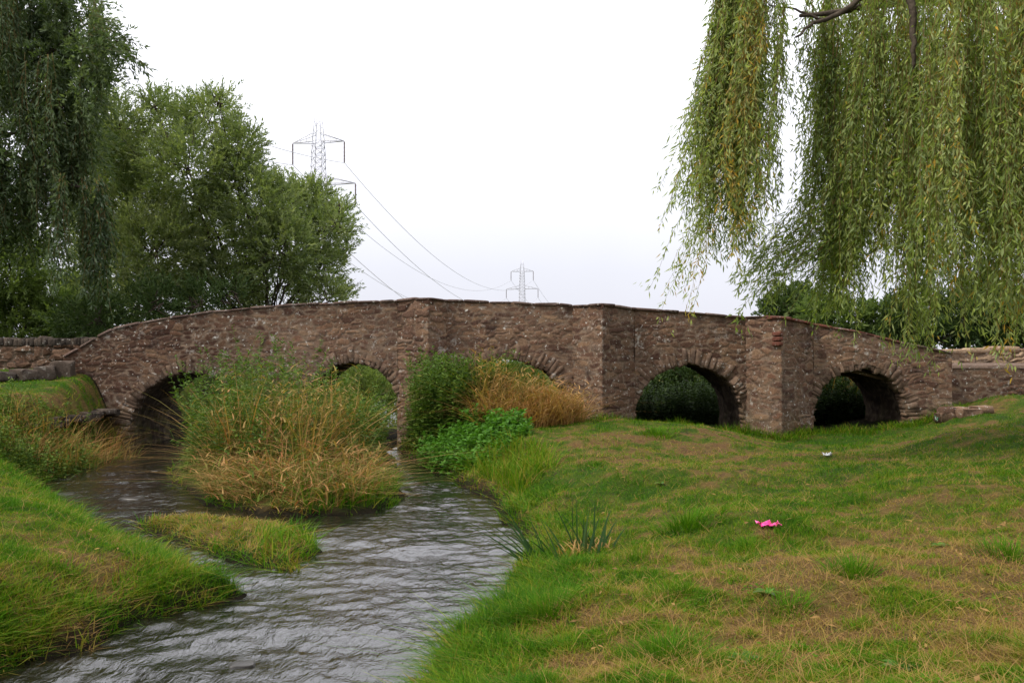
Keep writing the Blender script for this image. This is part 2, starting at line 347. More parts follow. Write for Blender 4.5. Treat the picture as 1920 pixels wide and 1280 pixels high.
# ------------------------------------------------------------------ rubble pattern
def rubble(s, z, cw=.36, ch=.17, seed=0):
    """anisotropic jittered cells: per-point stone value, mortar mask, relief"""
    s = np.asarray(s, float) + (fbm(s * 2.9, z * 2.9, seed + 50, 4) - .5) * .36; z = np.asarray(z, float) + (fbm(s * 2.1, z * 3.3, seed + 60, 4) - .5) * .24
    row = np.floor(z / ch)
    a = s / cw + hsh(row, row * 0, seed) * 7; b = z / ch
    i = np.floor(a); j = np.floor(b)
    f1 = np.full(a.shape, 9.); f2 = np.full(a.shape, 9.); idv = np.zeros(a.shape)
    for di in (-1, 0, 1):
        for dj in (-1, 0, 1):
            ii = i + di; jj = j + dj
            qx = ii + .5 + (hsh(ii, jj, seed + 1) - .5) * .85; qy = jj + .5 + (hsh(ii, jj, seed + 2) - .5) * .7
            d = np.abs(a - qx) ** 2 * 1.0 + np.abs(b - qy) ** 2 * 1.15; d = np.sqrt(d)
            near = d < f1
            f2 = np.where(near, f1, np.minimum(f2, d)); idv = np.where(near, hsh(ii, jj, seed + 3), idv); f1 = np.where(near, d, f1)
    e_ = f2 - f1
    patch = smooth(.30, .56, fbm(s * 1.1, z * 1.3, seed + 44, 3))
    mort = 1 - smooth(.03, .12 + .30 * patch, e_)
    rel = (smooth(0, .3, e_) * (1 - .6 * patch) + .45 * patch) * (.55 + .75 * hsh((idv * 9999).astype(int), (idv * 77).astype(int), seed)) + (fbm(s * 14, z * 18, seed + 70, 3) - .5) * .5
    return idv, mort, rel

BY, BW = 19.0, 2.3                                   # front face of the bridge and its width
K = BY / F
def bx(px): return (px - CX) * K
def bz(py): return CAMZ + (HY - py) * K
TOPP = np.array([(60, 702), (100, 676), (130, 657), (175, 632), (225, 606), (300, 594), (400, 580), (500, 570), (640, 563), (770, 557), (860, 559), (960, 563), (1130, 570), (1300, 582), (1430, 592), (1530, 603), (1620, 620), (1700, 640), (1790, 657), (1840, 668)], float)
TX, TZ = bx(TOPP[:, 0]), bz(TOPP[:, 1]) - .06
def ztop(x): return np.interp(x, TX, TZ) + (fbm(np.asarray(x) * 2.2, np.asarray(x) * 0, 81, 3) - .5) * .05
# arches: centre x, half width, spring height
ARCH = [(bx(355), 1.28, .32), (bx(662), .95, .85), (bx(948), 1.36, .53), (bx(1292), 1.15, .62), (bx(1613), .98, .69)]
def arch_e(x, z):
    """distance outside the nearest arch opening (negative inside)"""
    best = np.full(np.shape(x), 9.)
    for c, r, zs in ARCH:
        d = np.where(z > zs, np.hypot(x - c, z - zs) - r, np.abs(x - c) - r); best = np.minimum(best, d)
    return best
# plan of the front: straight runs with pointed cutwaters (left corner, apex, right corner)
CUT = [((-2.40, 19.0), (-1.72, 18.62), (-1.38, 19.0)), ((1.27, 19.0), (1.82, 18.2), (2.57, 19.0)), ((4.90, 19.0), (5.41, 18.2), (6.32, 19.0))]
XL, XR = bx(118), bx(1785)

bridge = thing('packhorse_bridge', 'old brown rubble stone bridge with five arches and pointed cutwaters over the brook', 'bridge', (0, 20, 0))
def sheet(name, pts, s0, hole, mat, parent, seed=0, zb=-.45, step=.02, amp=.016, top=ztop, cw=.24, ch=.10, close=None):
    """stone face along a plan polyline, displaced outwards by the rubble relief"""
    pts = np.asarray(pts, float); seg = np.linalg.norm(np.diff(pts, axis=0), axis=1); cum = np.concatenate([[0], np.cumsum(seg)])
    s = np.unique(np.concatenate([np.arange(0, cum[-1], step), cum])); X = np.interp(s, cum, pts[:, 0]); Y = np.interp(s, cum, pts[:, 1])
    dn = []
    for k in range(len(seg)): t_ = (pts[k + 1] - pts[k]) / seg[k]; dn.append((t_[1], -t_[0]))
    dn = np.array(dn); kk = np.clip(np.searchsorted(cum, s + 1e-9) - 1, 0, len(seg) - 1); N = dn[kk]
    zt = top(X); nr = int((zt.max() - zb) / step) + 2
    V = np.linspace(0, 1, nr); Z = zb + V[None] * (zt[:, None] - zb); SS = np.repeat((s + s0)[:, None], nr, 1)
    idv, mo, rel = rubble(SS, Z, cw, ch, seed)
    age = np.clip(.15 + .9 * (fbm(SS * .5, Z * .9, seed + 95, 4) - .45) + .75 * smooth(-3.5, -8.5, X)[:, None], 0, 1)  # stone tone: darker in random patches and towards the left
    fade = np.ones(len(s))
    if len(seg) == 1: pass
    D = (rel - .55) * amp * fade[:, None]
    # big lean and bulges
    D = D + (fbm(SS * .8, Z * .8, seed + 90, 2) - .5) * .06
    P = np.stack([X[:, None] + N[:, 0:1] * D, Y[:, None] + N[:, 1:2] * D, Z], -1)
    q = grid_q(len(s), nr)
    if hole:
        cx_ = P.reshape(-1, 3)[q].mean(1); q = q[arch_e(cx_[:, 0], cx_[:, 2]) > .10]
    return build(name, P.reshape(-1, 3), q, None, mat, parent, {'rnd': idv.ravel(), 'mortar': mo.ravel(), 'age': age.ravel()}, False)
xs = XL
for k, c in enumerate(CUT + [None]):
    xe = c[0][0] if c else XR
    sheet('spandrel_wall', [(xs, BY), (xe, BY)], xs, True, M['stone'], bridge)
    if c:
        sheet('cutwater', c, 40 + k * 5, False, M['stone'], bridge, 3 + k, amp=.026, cw=.36, ch=.12)
        xs = c[2][0]
# rear face, ends, deck, parapet inner faces
sheet('rear_wall', [(XR, BY + BW), (XL, BY + BW)], 90, True, M['stone'], bridge, 9, step=.05)
sheet('end_wall', [(XL, BY + BW), (XL, BY)], 120, False, M['stone'], bridge, 10, step=.03)
sheet('end_wall', [(XR, BY), (XR, BY + BW)], 130, False, M['stone'], bridge, 11, step=.03)
dx_ = np.linspace(XL, XR, 80); dv = []; 
for x in dx_: dv += [(x, BY + .02, ztop(x) - .8), (x, BY + BW - .02, ztop(x) - .8)]
build('deck', dv, grid_q(80, 2), None, M['barrel'], bridge, {'rnd': np.full(160, .4), 'mortar': np.full(160, .5)})
for yy in (BY + .34, BY + BW - .34):
    dv = []
    for x in dx_: dv += [(x, yy, ztop(x) - .85), (x, yy, ztop(x))]
    build('parapet_face', dv, grid_q(80, 2), None, M['stone'], bridge, {'rnd': rng.random(160), 'mortar': np.full(160, .3)})
for c in CUT:                                        # the refuge tops
    z_ = min(ztop(np.array([p_[0] for p_ in c]))) - .03
    build('cutwater_top', [(*p_, z_) for p_ in c], None, [(0, 1, 2)], M['stone'], bridge, {'rnd': [.4] * 3, 'mortar': [.6] * 3})
# arch rings and barrels
for c, r, zs in ARCH:
    mb = MB(); L = []
    th = 0.
    while th < math.pi:
        dth = rng.uniform(.055, .13) / r
        a = th + dth / 2; rl = rng.uniform(.20, .42); er = np.array([math.cos(a), 0, math.sin(a)]); et = np.array([-math.sin(a), 0, math.cos(a)])
        pos = np.array([c, BY + .178 - rng.uniform(.0, .024), zs]) + er * (r + rl / 2 - .012 + rng.uniform(-.03, .02))
        mb.stone(pos, (rl, dth * r * 1.16, .36), jit=.17, ax=np.array([er, et, [0, 1, 0]]), rnd=rng.uniform(.15, .6), mortar=.6, age=.25 + (.5 if c < -4 else 0))
        th += dth
    for sg in (-1, 1):
        z = zs - .01
        while z > -.4:
            h = rng.uniform(.07, .18); w = rng.uniform(.22, .42)
            mb.stone((c + sg * (r + w / 2 - .012 + rng.uniform(-.01, .012)), BY + .178 - rng.uniform(.0, .02), z - h / 2), (w, .36, h * 1.05), jit=.14, rnd=rng.uniform(.1, .85), mortar=.25, age=.3 + (.5 if c < -4 else 0))
            z -= h
    mb.done('arch_ring', M['stone'], bridge)
    # barrel
    na = 90; ny = 60; jl = zs + .5
    tt = np.linspace(0, 1, na); ln = jl * 2 + math.pi * r; w_ = tt * ln
    px_ = np.where(w_ < jl, c - r, np.where(w_ > ln - jl, c + r, c - r * np.cos((w_ - jl) / r)))
    pz_ = np.where(w_ < jl, -.5 + w_, np.where(w_ > ln - jl, -.5 + (ln - w_), zs + r * np.sin(np.clip((w_ - jl) / r, 0, math.pi))))
    nx_ = np.where(w_ < jl, 1, np.where(w_ > ln - jl, -1, np.cos((w_ - jl) / r))); nz_ = np.where((w_ < jl) | (w_ > ln - jl), 0, -np.sin((w_ - jl) / r))
    yy = np.linspace(BY + .05, BY + BW, ny); A, B = np.meshgrid(w_, yy, indexing='ij'); idv, mo, rel = rubble(B, A, .34, .15, 17)
    D = (rel - .9) * .05
    P = np.stack([px_[:, None] + nx_[:, None] * D, B, pz_[:, None] + nz_[:, None] * D], -1)
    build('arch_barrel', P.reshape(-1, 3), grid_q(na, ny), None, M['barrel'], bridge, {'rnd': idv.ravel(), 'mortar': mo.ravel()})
# coping stones along the front and rear
def coping_run(mb, pts, red=None, wid=.40):
    pts = np.asarray(pts, float)
    for a, b in zip(pts[:-1], pts[1:]):
        L = np.linalg.norm(b - a); t = 0.; d = (b - a) / L; n = np.array([d[1], -d[0]])
        while t < L - .04:
            l = min(rng.uniform(.25, .6), L - t); p0 = a + d * t; p1 = a + d * (t + l); c = (p0 + p1) / 2 - n * (wid / 2 - .045)
            z0, z1 = ztop(p0[0]), ztop(p1[0]); h = rng.uniform(.04, .062); ex = norm(np.array([d[0], d[1], (z1 - z0) / l]))
            ez = np.array([0, 0, 1.]); ey = norm(np.cross(ez, ex)); ez = np.cross(ex, ey)
            isred = red and p0[0] > red and p0[0] < bx(1640)
            mb.stone((c[0], c[1], (z0 + z1) / 2 + h / 2 - .02), (l * .99, wid + rng.uniform(-.02, .02), h), jit=.07, ax=np.array([ex, ey, ez]), rnd=rng.uniform(.85, 1) if isred and rng.random() < .85 else rng.uniform(0, .85), mortar=.0)
            t += l
mb = MB(); path = [(XL, BY)]
for c in CUT: path += list(c)
path += [(XR, BY)]
coping_run(mb, path, bx(1415)); mb.done('coping', M['coping'], bridge)
mb = MB(); coping_run(mb, [(XR, BY + BW), (XL, BY + BW)]); mb.done('coping', M['coping'], bridge)
# brick quoins at the head of the right-hand cutwater
mb = MB()
for k in range(3):
    ax_ = CUT[2][1]; z = bz(628 + k * 9)
    mb.stone((ax_[0] - .055, ax_[1] + .085, z), (.20, .12, .082), rot=-1.0, jit=.05, rnd=.95, mortar=0)
mb.done('brick_quoin', M['coping'], bridge)

# ------------------------------------------------------------------ field walls and loose stones
def block_wall(name, label, cat, a, b, z0, z1, th, mat, hrange=(.09, .2), lrange=(.16, .42), cap=None, capmat=None, group=None):
    a = np.array(a, float); b = np.array(b, float); L = np.linalg.norm(b - a); d = (b - a) / L; rot = math.atan2(d[1], d[0])
    root = thing(name, label, cat, (*((a + b) / 2), min(z0)), group)
    mb = MB(); H = max(z1[0] - z0[0], z1[1] - z0[1]) + .25; zr = -.25
    lo = lambda t: z0[0] + (z0[1] - z0[0]) * t / L
    hi = lambda t: z1[0] + (z1[1] - z1[0]) * t / L
    dd_ = np.array([d[1], -d[0]]) * th / 2
    sheet('wall_face', [a + dd_, b + dd_], 200 + a[0], False, mat, root, 31, zb=min(z0) - .3, amp=.07, top=lambda x: hi((x - a[0]) / d[0]) + (fbm(x * 1.3, x * 0, 5, 3) - .5) * .12, cw=.34, ch=.15)
    while zr < -9:
        h = min(rng.uniform(*hrange), H - zr); t = -rng.uniform(0, .2)
        while t < L:
            l = rng.uniform(*lrange); l = min(l, L - t)
            if lo(t) + zr + h * .5 < hi(t) and l > .04:
                c = a + d * (t + l / 2); mb.stone((c[0], c[1], lo(t) + zr + h / 2), (l * .97, th + rng.uniform(-.05, .04), h * .95), rot=rot, jit=.13, rnd=rng.random(), mortar=0)
            t += l
        zr += h
    # the hearting behind the face stones
    n = np.array([-d[1], d[0]]) * (th / 2 - .06)
    V = [(*(a + n), lo(0) - .2), (*(b + n), lo(L) - .2), (*(b + n), hi(L) - .04), (*(a + n), hi(0) - .04), (*(a - n), lo(0) - .2), (*(b - n), lo(L) - .2), (*(b - n), hi(L) - .04), (*(a - n), hi(0) - .04)]
    mb.add(V, [(0, 1, 2, 3), (5, 4, 7, 6), (3, 2, 6, 7), (4, 0, 3, 7), (1, 5, 6, 2)], rnd=.1, mortar=1)
    mb.done('wall_body', mat, root)
    if cap:
        cb = MB(); t = 0.
        while t < L:
            l = rng.uniform(*cap[0]); h = rng.uniform(*cap[1]); c = a + d * (t + l / 2)
            cb.stone((c[0], c[1], hi(t) + h / 2 - .02), (l * .95, th + .06, h), rot=rot + rng.uniform(-.05, .05), jit=.14, rnd=rng.random(), mortar=0); t += l
        cb.done('capstones', capmat or mat, root)
    return root
block_wall('field_wall', 'low tan rubble field wall with a row of upright dark capstones, left of the bridge', 'wall', (-13.5, 21.2), (-9.35, 20.6), (1.5, 1.5), (2.22, 2.18), .36, M['wall_tan'],
           cap=((.07, .13), (.17, .23)), capmat=M['boulder'])
block_wall('field_wall', 'broken rubble field wall behind the plain ledge wall right of the bridge', 'wall', (9.3, 20.9), (15, 21.2), (1.2, 1.3), (2.02, 2.12), .4, M['wall_tan'], (.12, .24), (.22, .55),
           cap=((.3, .7), (.08, .16)), capmat=M['wall_tan'])
root = thing('roadside_wall', 'plain brown mortared wall with flat ledge running right from the bridge end', 'wall', (11.5, 19.7, 1))
sheet('wall_face', [(9.15, 19.55), (14.5, 19.75)], 150, False, M['stone'], root, 21, zb=.2, amp=.02, top=lambda x: np.full(np.shape(x), 1.74))
mb = MB(); mb.add([(9.15, 19.53, 1.735), (14.5, 19.73, 1.735), (14.5, 20.8, 1.80), (9.15, 20.7, 1.80), (9.15, 19.53, 1.68), (14.5, 19.73, 1.68)], [(0, 1, 2, 3), (4, 5, 1, 0)], rnd=.5, mortar=.5); mb.done('ledge', M['coping'], root)
# big dark stones at the foot of the left ramp
rowp = [(118, 698, 18.6, .46, .46), (84, 700, 18.2, .42, .30), (44, 703, 18.0, .5, .24), (15, 706, 17.8, .3, .2), (98, 722, 18.4, .4, .3), (112, 742, 18.75, .34, .3), (92, 752, 18.3, .42, .26), (120, 765, 18.8, .3, .24)]
LB = ['largest dark boulder, against the foot of the left parapet ramp', 'dark rounded boulder second from the left ramp of the bridge', 'flat dark boulder third in the row left of the bridge', 'small flat grey boulder at the outer end of the row left of the bridge', 'dark boulder lying below the row beside the left bridge end', 'squarish boulder wedged against the left bridge face, halfway down to the edging', 'broad low boulder on the corner of the raised left lawn', 'lowest boulder wedged against the left bridge face']
for (px, py, Y, w, h), lb in zip(rowp, LB):
    p_ = W(px, py, Y); mb = MB(); mb.stone(p_, (w, .38, h), rot=rng.uniform(-.6, .6), jit=.30, rnd=rng.random(), mortar=0)
    o = mb.done('boulder', M['boulder'], None); tag(o, lb, 'boulder', 'dark boulders at the left bridge end')
    mod = o.modifiers.new('round', 'SUBSURF'); mod.levels = mod.render_levels = 2
root = thing('retaining_edge', 'leaning stone edging that holds up the lawn above the left bank', 'wall', (-8.2, 15, .7))
mb = MB()
for row in range(1):
    t = 0.
    while t < 4.75:
        l = rng.uniform(.12, .34); y = 14.0 + t; x = -8.12 - .02 * t - row * .07 + rng.uniform(-.06, .06)
        mb.stone((x, y + l / 2, .66 + row * .17 + .03 * t + rng.uniform(-.05, .05)), (.3, l * .95, rng.uniform(.1, .2)), rot=rng.uniform(-.4, .4), jit=.24, rnd=rng.random(), mortar=0); t += l
mb.done('edging_stones', M['boulder'], root)
# tumbled stones at the right end of the bridge
root = None
RS = [(1775, 772, 18.3, .34, .30, 'pale upright block of the tumbled stones at the right bridge end'), (1800, 762, 18.3, .42, .2, 'tumbled stone lying highest at the right bridge end'), (1815, 782, 18.1, .5, .2, 'long reddish tumbled slab low on the bank at the right bridge end'),
      (1770, 795, 18.2, .3, .2, 'small square stone lowest by the right bridge end'), (1840, 772, 18.2, .36, .16, 'outermost flat tumbled stone on the bank right of the bridge')]
for px, py, Y, w, h, lb in RS:
    p_ = W(px, py, Y); p_[2] = height(np.array([p_[0]]), np.array([p_[1]]))[0] + h * .25
    mb = MB(); mb.stone(p_, (w, .32, h), rot=rng.uniform(-.5, .5), jit=.18, rnd=rng.random(), mortar=.1); tag(mb.done('fallen_stone', M['stone'], None), lb, 'stone', 'tumbled stones at the right bridge end')
for px, py, w in [(702, 1068, .22), (540, 1172, .24), (247, 934, .4), (118, 926, .4), (455, 1245, .2)]:
    Y = CAMZ * F / (py - HY); mb = MB(); mb.stone(((px - CX) / F * Y, Y, -.018), (w * .75, w * .5, .06), rot=rng.uniform(-.4, .4), jit=.3, rnd=rng.random(), mortar=0)
    o = mb.done('river_stone', M['wet_stone'], None, True); tag(o, 'low dark wet stone just breaking the surface of the brook', 'stone', 'wet stones in the brook'); mod = o.modifiers.new('round', 'SUBSURF'); mod.levels = mod.render_levels = 2
# ------------------------------------------------------------------ leaves, strands, blades
def leaves(mb, P, D, L, Wd, tint, roll=None):
    """lance leaves as folded diamonds"""
    n = len(P); D = norm(D); r = rvec(n) if roll is None else roll
    side = norm(np.cross(D, r)); L = np.broadcast_to(L, (n,))[:, None]; Wd = np.broadcast_to(Wd, (n,))[:, None]
    nrm = np.cross(side, D)
    v = np.stack([P, P + D * L * .42 + side * Wd * .5 + nrm * Wd * .12, P + D * L - nrm * L * .06, P + D * L * .42 - side * Wd * .5 + nrm * Wd * .12], 1).reshape(-1, 3)
    q = np.arange(n * 4).reshape(-1, 4)
    mb.add(v, q, tint=np.repeat(np.broadcast_to(tint, (n,)), 4))
def strands(mb, tw, S0, E0, bow, spacing, leafL, leafW, tint0, wig=.06, frac=0., twig_r=.004, every=1, shoot=.22):
    """hanging willow strands from S0 to E0; leaves from frac of the way down"""
    for k in range(len(S0)):
        a, b = S0[k], E0[k]; L = np.linalg.norm(b - a); m_ = max(4, int(L / .25)); t = np.linspace(0, 1, m_)
        p = a + (b - a) * t[:, None]; p[:, :2] += (bow[k][None, :2] - a[None, :2] * 0) * (np.sin(np.pi * t) * .5)[:, None]
        p += np.cumsum(rng.normal(size=(m_, 3)) * wig * .4, 0) * t[:, None]; p[:, 2] += (b[2] - a[2]) * 0
        if k % every == 0: tw.tube(p, np.linspace(twig_r, twig_r * .4, m_), 3)
        nl = int(L * (1 - frac) / spacing)
        if nl < 2: continue
        u = frac + (1 - frac) * (np.arange(nl) + rng.random(nl)) / nl
        q = np.stack([np.interp(u, t, p[:, i]) for i in range(3)], -1); d = np.stack([np.interp(u, t, np.gradient(p[:, i])) for i in range(3)], -1)
        d = norm(d) * .75 + rvec(nl) * .75 + np.array([0, 0, -.25])
        ns = max(2, int(L / .16)); sdv = rvec(ns) * rng.uniform(.05, shoot, (ns, 1)); kk = np.minimum((u * ns).astype(int), ns - 1); w_ = rng.random((nl, 1)) * (rng.random((nl, 1)) < .6)
        off = sdv[kk] * w_; off[:, 2] -= .6 * np.abs(sdv[kk, 2]) * w_[:, 0] ** 2; d = norm(d + 2.2 * off / max(shoot, .01) * .5)
        leaves(mb, q + off + rng.normal(size=(nl, 3)) * .012, d, leafL * rng.uniform(.45, 1.25, nl), leafW * rng.uniform(.7, 1.25, nl), np.clip(tint0[k] + rng.normal(size=nl) * .16, 0, 1))
def limb(mb, pts, r0, r1, n=7, sub=8, wob=.05):
    pts = np.asarray(pts, float); t = np.linspace(0, 1, len(pts)); u = np.linspace(0, 1, sub * (len(pts) - 1) + 1)
    # catmull-rom-like smoothing
    p = np.stack([np.interp(u, t, pts[:, i]) for i in range(3)], -1)
    for _ in range(3): p[1:-1] = (p[:-2] + 2 * p[1:-1] + p[2:]) / 4
    p[1:-1] += rng.normal(size=p[1:-1].shape) * wob * .3
    mb.tube(p, np.linspace(r0, r1, len(p)), n); return p
def blades(mb, P, H, az, lean, wd, tint, nseg=3, droop=.6, twist=None):
    """grass blades: ribbons that lean and droop"""
    n = len(P); d = np.stack([np.cos(az), np.sin(az), np.zeros(n)], -1); tz_ = az + (rng.uniform(-.9, .9, n) if twist is None else twist); sd_ = np.stack([-np.sin(tz_), np.cos(tz_), np.zeros(n)], -1)
    rows = []
    for k in range(nseg + 1):
        t = k / nseg; out = H * (lean * t + droop * lean * t * t); up = H * (t - droop * .55 * np.minimum(lean, 1.2) * t * t * .8)
        c = P + d * out[:, None] + np.array([0, 0, 1]) * up[:, None]
        w_ = wd * (1 - .9 * t ** 1.6) * .5
        if k < nseg: rows += [c - sd_ * w_[:, None], c + sd_ * w_[:, None]]
        else: rows += [c]
    v = np.stack(rows, 1); nv = v.shape[1]; base = np.arange(n)[:, None] * nv
    q = np.concatenate([base + np.array([[2 * k, 2 * k + 1, 2 * k + 3, 2 * k + 2]]) for k in range(nseg - 1)]) if nseg > 1 else None
    t_ = base + np.array([[2 * nseg - 2, 2 * nseg - 1, 2 * nseg]])
    mb.add(v.reshape(-1, 3), q, t_, tint=np.repeat(np.broadcast_to(tint, (n,)), nv))
def herbs(mb, P, H, leafL, leafW, tint, lean=.12, per_m=26, stalk=None):
    """leafy upright stalks (nettle, willowherb)"""
    n = len(P); az = rng.uniform(0, 2 * np.pi, n)
    for k in range(n):
        m_ = 5; t = np.linspace(0, 1, m_); p = P[k] + np.stack([np.cos(az[k]) * lean * H[k] * t ** 1.6, np.sin(az[k]) * lean * H[k] * t ** 1.6, H[k] * t], -1)
        (stalk or mb).tube(p, np.linspace(.005, .002, m_), 3, **({} if stalk else {'tint': .3}))
        nl = int(H[k] * per_m); u = rng.uniform(.08, 1., nl); q = np.stack([np.interp(u, t, p[:, i]) for i in range(3)], -1)
        a2 = rng.uniform(0, 2 * np.pi, nl); d = np.stack([np.cos(a2), np.sin(a2), rng.uniform(-.25, .55, nl) + .5 * (u > .9)], -1)
        leaves(mb, q, d, leafL * rng.uniform(.5, 1.2, nl) * (1.15 - .5 * u), leafW * rng.uniform(.7, 1.2, nl) * (1.15 - .4 * u), np.clip(tint + rng.normal(size=nl) * .16, 0, 1), roll=np.tile([[0, 0, 1.]], (nl, 1)) + rng.normal(size=(nl, 3)) * .4)

def puff(lv, c, r, nt_, L, Wd, tint, up, twig, nl=15, droop=.18):
    """leafy twigs filling a ragged clump"""
    d = rvec(nt_); rr = r * rng.uniform(.25, .9, nt_) ** .7; p0 = c + d * rr[:, None] * np.array([1, .95, .95])
    # leave gaps in the clump
    keep = noise2(p0[:, 0] * 1.9 + 31, p0[:, 2] * 1.9 + p0[:, 1] * 1.3, 7) > .27; p0 = p0[keep]; d = d[keep]; nt_ = len(p0)
    dr = norm(d * .8 + np.array([0, 0, up]) + rvec(nt_) * .45); ln = rng.uniform(*twig, nt_)
    u = (np.arange(nl) + .5) / nl
    q = p0[:, None] + dr[:, None] * (u[None, :, None] * ln[:, None, None]); q[:, :, 2] -= (u[None] ** 2 * ln[:, None] * droop)
    dl = norm(dr[:, None] * .9 + rvec(nt_ * nl).reshape(nt_, nl, 3) * .75)
    tt = np.clip(tint + rng.normal(size=(nt_, 1)) * .16 + rng.normal(size=(nt_, nl)) * .1 + rng.normal() * .07, 0, 1)
    leaves(lv, q.reshape(-1, 3), dl.reshape(-1, 3), L * rng.uniform(.6, 1.2, nt_ * nl), Wd * rng.uniform(.8, 1.2, nt_ * nl), tt.ravel())
    return p0, dr, ln
# ------------------------------------------------------------------ right weeping willow
T0 = np.array([8.9, 12.6, 0.]); T0[2] = height(T0[:1], T0[1:2])[0]
wil = thing('weeping_willow', 'pale green weeping willow whose long strands hang before the right end of the bridge', 'tree', T0)
tk = MB(); lv = MB(); tw = MB()
limb(tk, [T0 + (0, 0, -.2), T0 + (.1, 0, 1.5), T0 + (-.1, .1, 3.2), T0 + (-.3, .1, 5.2)], .46, .30, 12, 6)
top = T0 + (-.3, .1, 5.2)
for tip in [W(1420, -60, 11.6), W(1500, 30, 11.0), W(1560, -90, 12.6), W(1690, -60, 10.6), W(1700, -200, 13.2), W(1840, -40, 10.2), W(1850, -200, 12.0), W(1600, -160, 14.4), W(2080, -100, 10.5), W(2250, -120, 14)]:
    mid = (top + tip) / 2 + np.array([rng.uniform(-.4, .4), rng.uniform(-.4, .4), rng.uniform(.5, 1.1)])
    limb(tk, [top - (0, 0, rng.uniform(0, 1.4)), mid, tip], .15, .022, 7, 8, .05)
limb(tk, [W(1640, -20, 11.2), W(1572, 28, 11.1), W(1525, 42, 11.0), W(1492, 70, 10.9)], .045, .014, 6, 6, .03)
limb(tk, [W(1545, 38, 11.05), W(1490, 18, 11.0), W(1440, 8, 10.9)], .02, .007, 5, 6, .03)
limb(tk, [W(1700, -40, 10.3), W(1715, 60, 10.2), W(1712, 130, 10.2)], .05, .02, 6, 6, .03)
MUL = 1.5
def curtain(n, x0, x1, y0, y1, Y, dY, bx0, bx1, by0, by1, tint, sp=.021, power=1.2, bow=(-.1, .0), L=.105, Wd=.020, mbL=lv, mbT=tw, r=.004, frac=0., wig=.10):
    """strands from a branch (x0..x1, y0..y1) down to a hem (bx0..bx1, by0..by1); photo pixels at depth Y"""
    # bunch the strands
    n = int(n * MUL)
    bc = rng.random(max(3, n // 15)); bi = rng.integers(0, len(bc), n); bc_t = rng.normal(size=len(bc)) * .13; f = np.clip(bc[bi] + rng.normal(size=n) * (5. / max(40., abs(x1 - x0))) * .55, 0, 1)
    Yd = Y + (rng.random(len(bc)) - .5)[bi] * dY * 1.4 + rng.normal(size=n) * .07
    sy = y0 + (y1 - y0) * rng.random(n); hem = by0 + (by1 - by0) * f; reach = np.clip((.45 + .55 * rng.random(len(bc)) ** (1 / power))[bi] * (.55 + .45 * rng.random(n) ** .6) * 1.06, .2, 1.02)
    S0 = np.stack([W(x0 + (x1 - x0) * f[i], sy[i], Y) + (0, Yd[i] - Y, 0) for i in range(n)])
    E = np.stack([W(x0 + (x1 - x0) * f[i] + ((bx0 + (bx1 - bx0) * f[i]) - (x0 + (x1 - x0) * f[i])) * reach[i], sy[i] + (hem[i] - sy[i]) * reach[i], Y) + (0, Yd[i] - Y, 0) for i in range(n)])
    E[:, :2] += rng.normal(size=(n, 2)) * .13; E[:, 2] += rng.normal(size=n) * .12
    strands(mbL, mbT, S0, E, np.tile([bow], (n, 1)) * rng.uniform(.3, 1.2, (n, 1)) + (rng.normal(size=(len(bc), 2)) * .14)[bi] + rng.normal(size=(n, 2)) * .05, sp, L, Wd, np.clip(tint + rng.normal(size=n) * .13 + (bc_t[bi] if True else 0), 0, 1), wig, frac, r)
curtain(75, 1345, 1400, -200, 60, 11.4, .7, 1262, 1300, 575, 540, .5, bow=(.12, 0), power=2.2)
curtain(55, 1360, 1440, -200, 120, 11.6, .8, 1300, 1400, 520, 450, .55, bow=(.05, 0), power=2)
curtain(50, 1395, 1475, -120, 120, 11.4, .8, 1365, 1430, 490, 430, .5)
curtain(15, 1450, 1530, -40, 100, 11.2, .6, 1445, 1510, 240, 190, .5)
curtain(70, 1530, 1620, -100, 160, 11.6, 1.0, 1500, 1600, 560, 590, .4, power=1.6)
curtain(40, 1535, 1580, 330, 440, 11.8, .8, 1375, 1440, 580, 555, .42, bow=(.1, 0), power=1.4)
curtain(45, 1560, 1640, 300, 430, 11.9, .8, 1440, 1560, 565, 600, .4, power=1.4)
curtain(95, 1610, 1720, -150, 200, 11.4, 1.2, 1595, 1700, 610, 665, .5, power=1.6)
curtain(110, 1700, 1810, -150, 250, 10.6, 1.2, 1690, 1800, 660, 715, .6, power=2.4)
curtain(130, 1790, 1960, -150, 250, 10.4, 1.4, 1790, 1960, 685, 620, .58, power=1.6)
curtain(60, 1940, 2200, -150, 150, 10.8, 2.0, 1940, 2200, 600, 620, .5, power=1.5)
curtain(120, 1520, 2050, -200, 300, 13.4, 2.2, 1510, 2050, 560, 640, .3, power=1.3)
curtain(60, 1600, 2300, -200, 100, 15, 1.5, 1600, 2300, 520, 600, .3, power=1.3)
tk.done('trunk', M['bark'], wil, True); lv.done('crown', M['willow'], wil); tw.done('twigs', M['twig'], wil)

# ------------------------------------------------------------------ left dark willow
T0 = np.array([-18.6, 27.0, 1.5])
wil2 = thing('weeping_willow', 'dark grey-green willow cut off by the left edge, drooping over the wall', 'tree', T0)
tk = MB(); lv = MB(); tw = MB()
limb(tk, [T0 + (0, 0, -.3), T0 + (.2, 0, 2.5), T0 + (.5, .1, 5.5)], .5, .34, 12, 6); top = T0 + (.5, .1, 5.5)
for tip in [W(100, -60, 26), W(30, 60, 25), W(170, 40, 26), W(120, 200, 25.5), W(60, 250, 26), W(-60, -200, 27), W(-80, 150, 25)]:
    limb(tk, [top - (0, 0, rng.uniform(0, 1)), (top + tip) / 2 + (0, 0, rng.uniform(.3, .9)), tip], .17, .03, 7, 8, .1)
limb(tk, [W(-60, 250, 26), W(40, 300, 25.8), W(85, 335, 25.6), W(150, 350, 25.4)], .10, .04, 6, 6, .06)
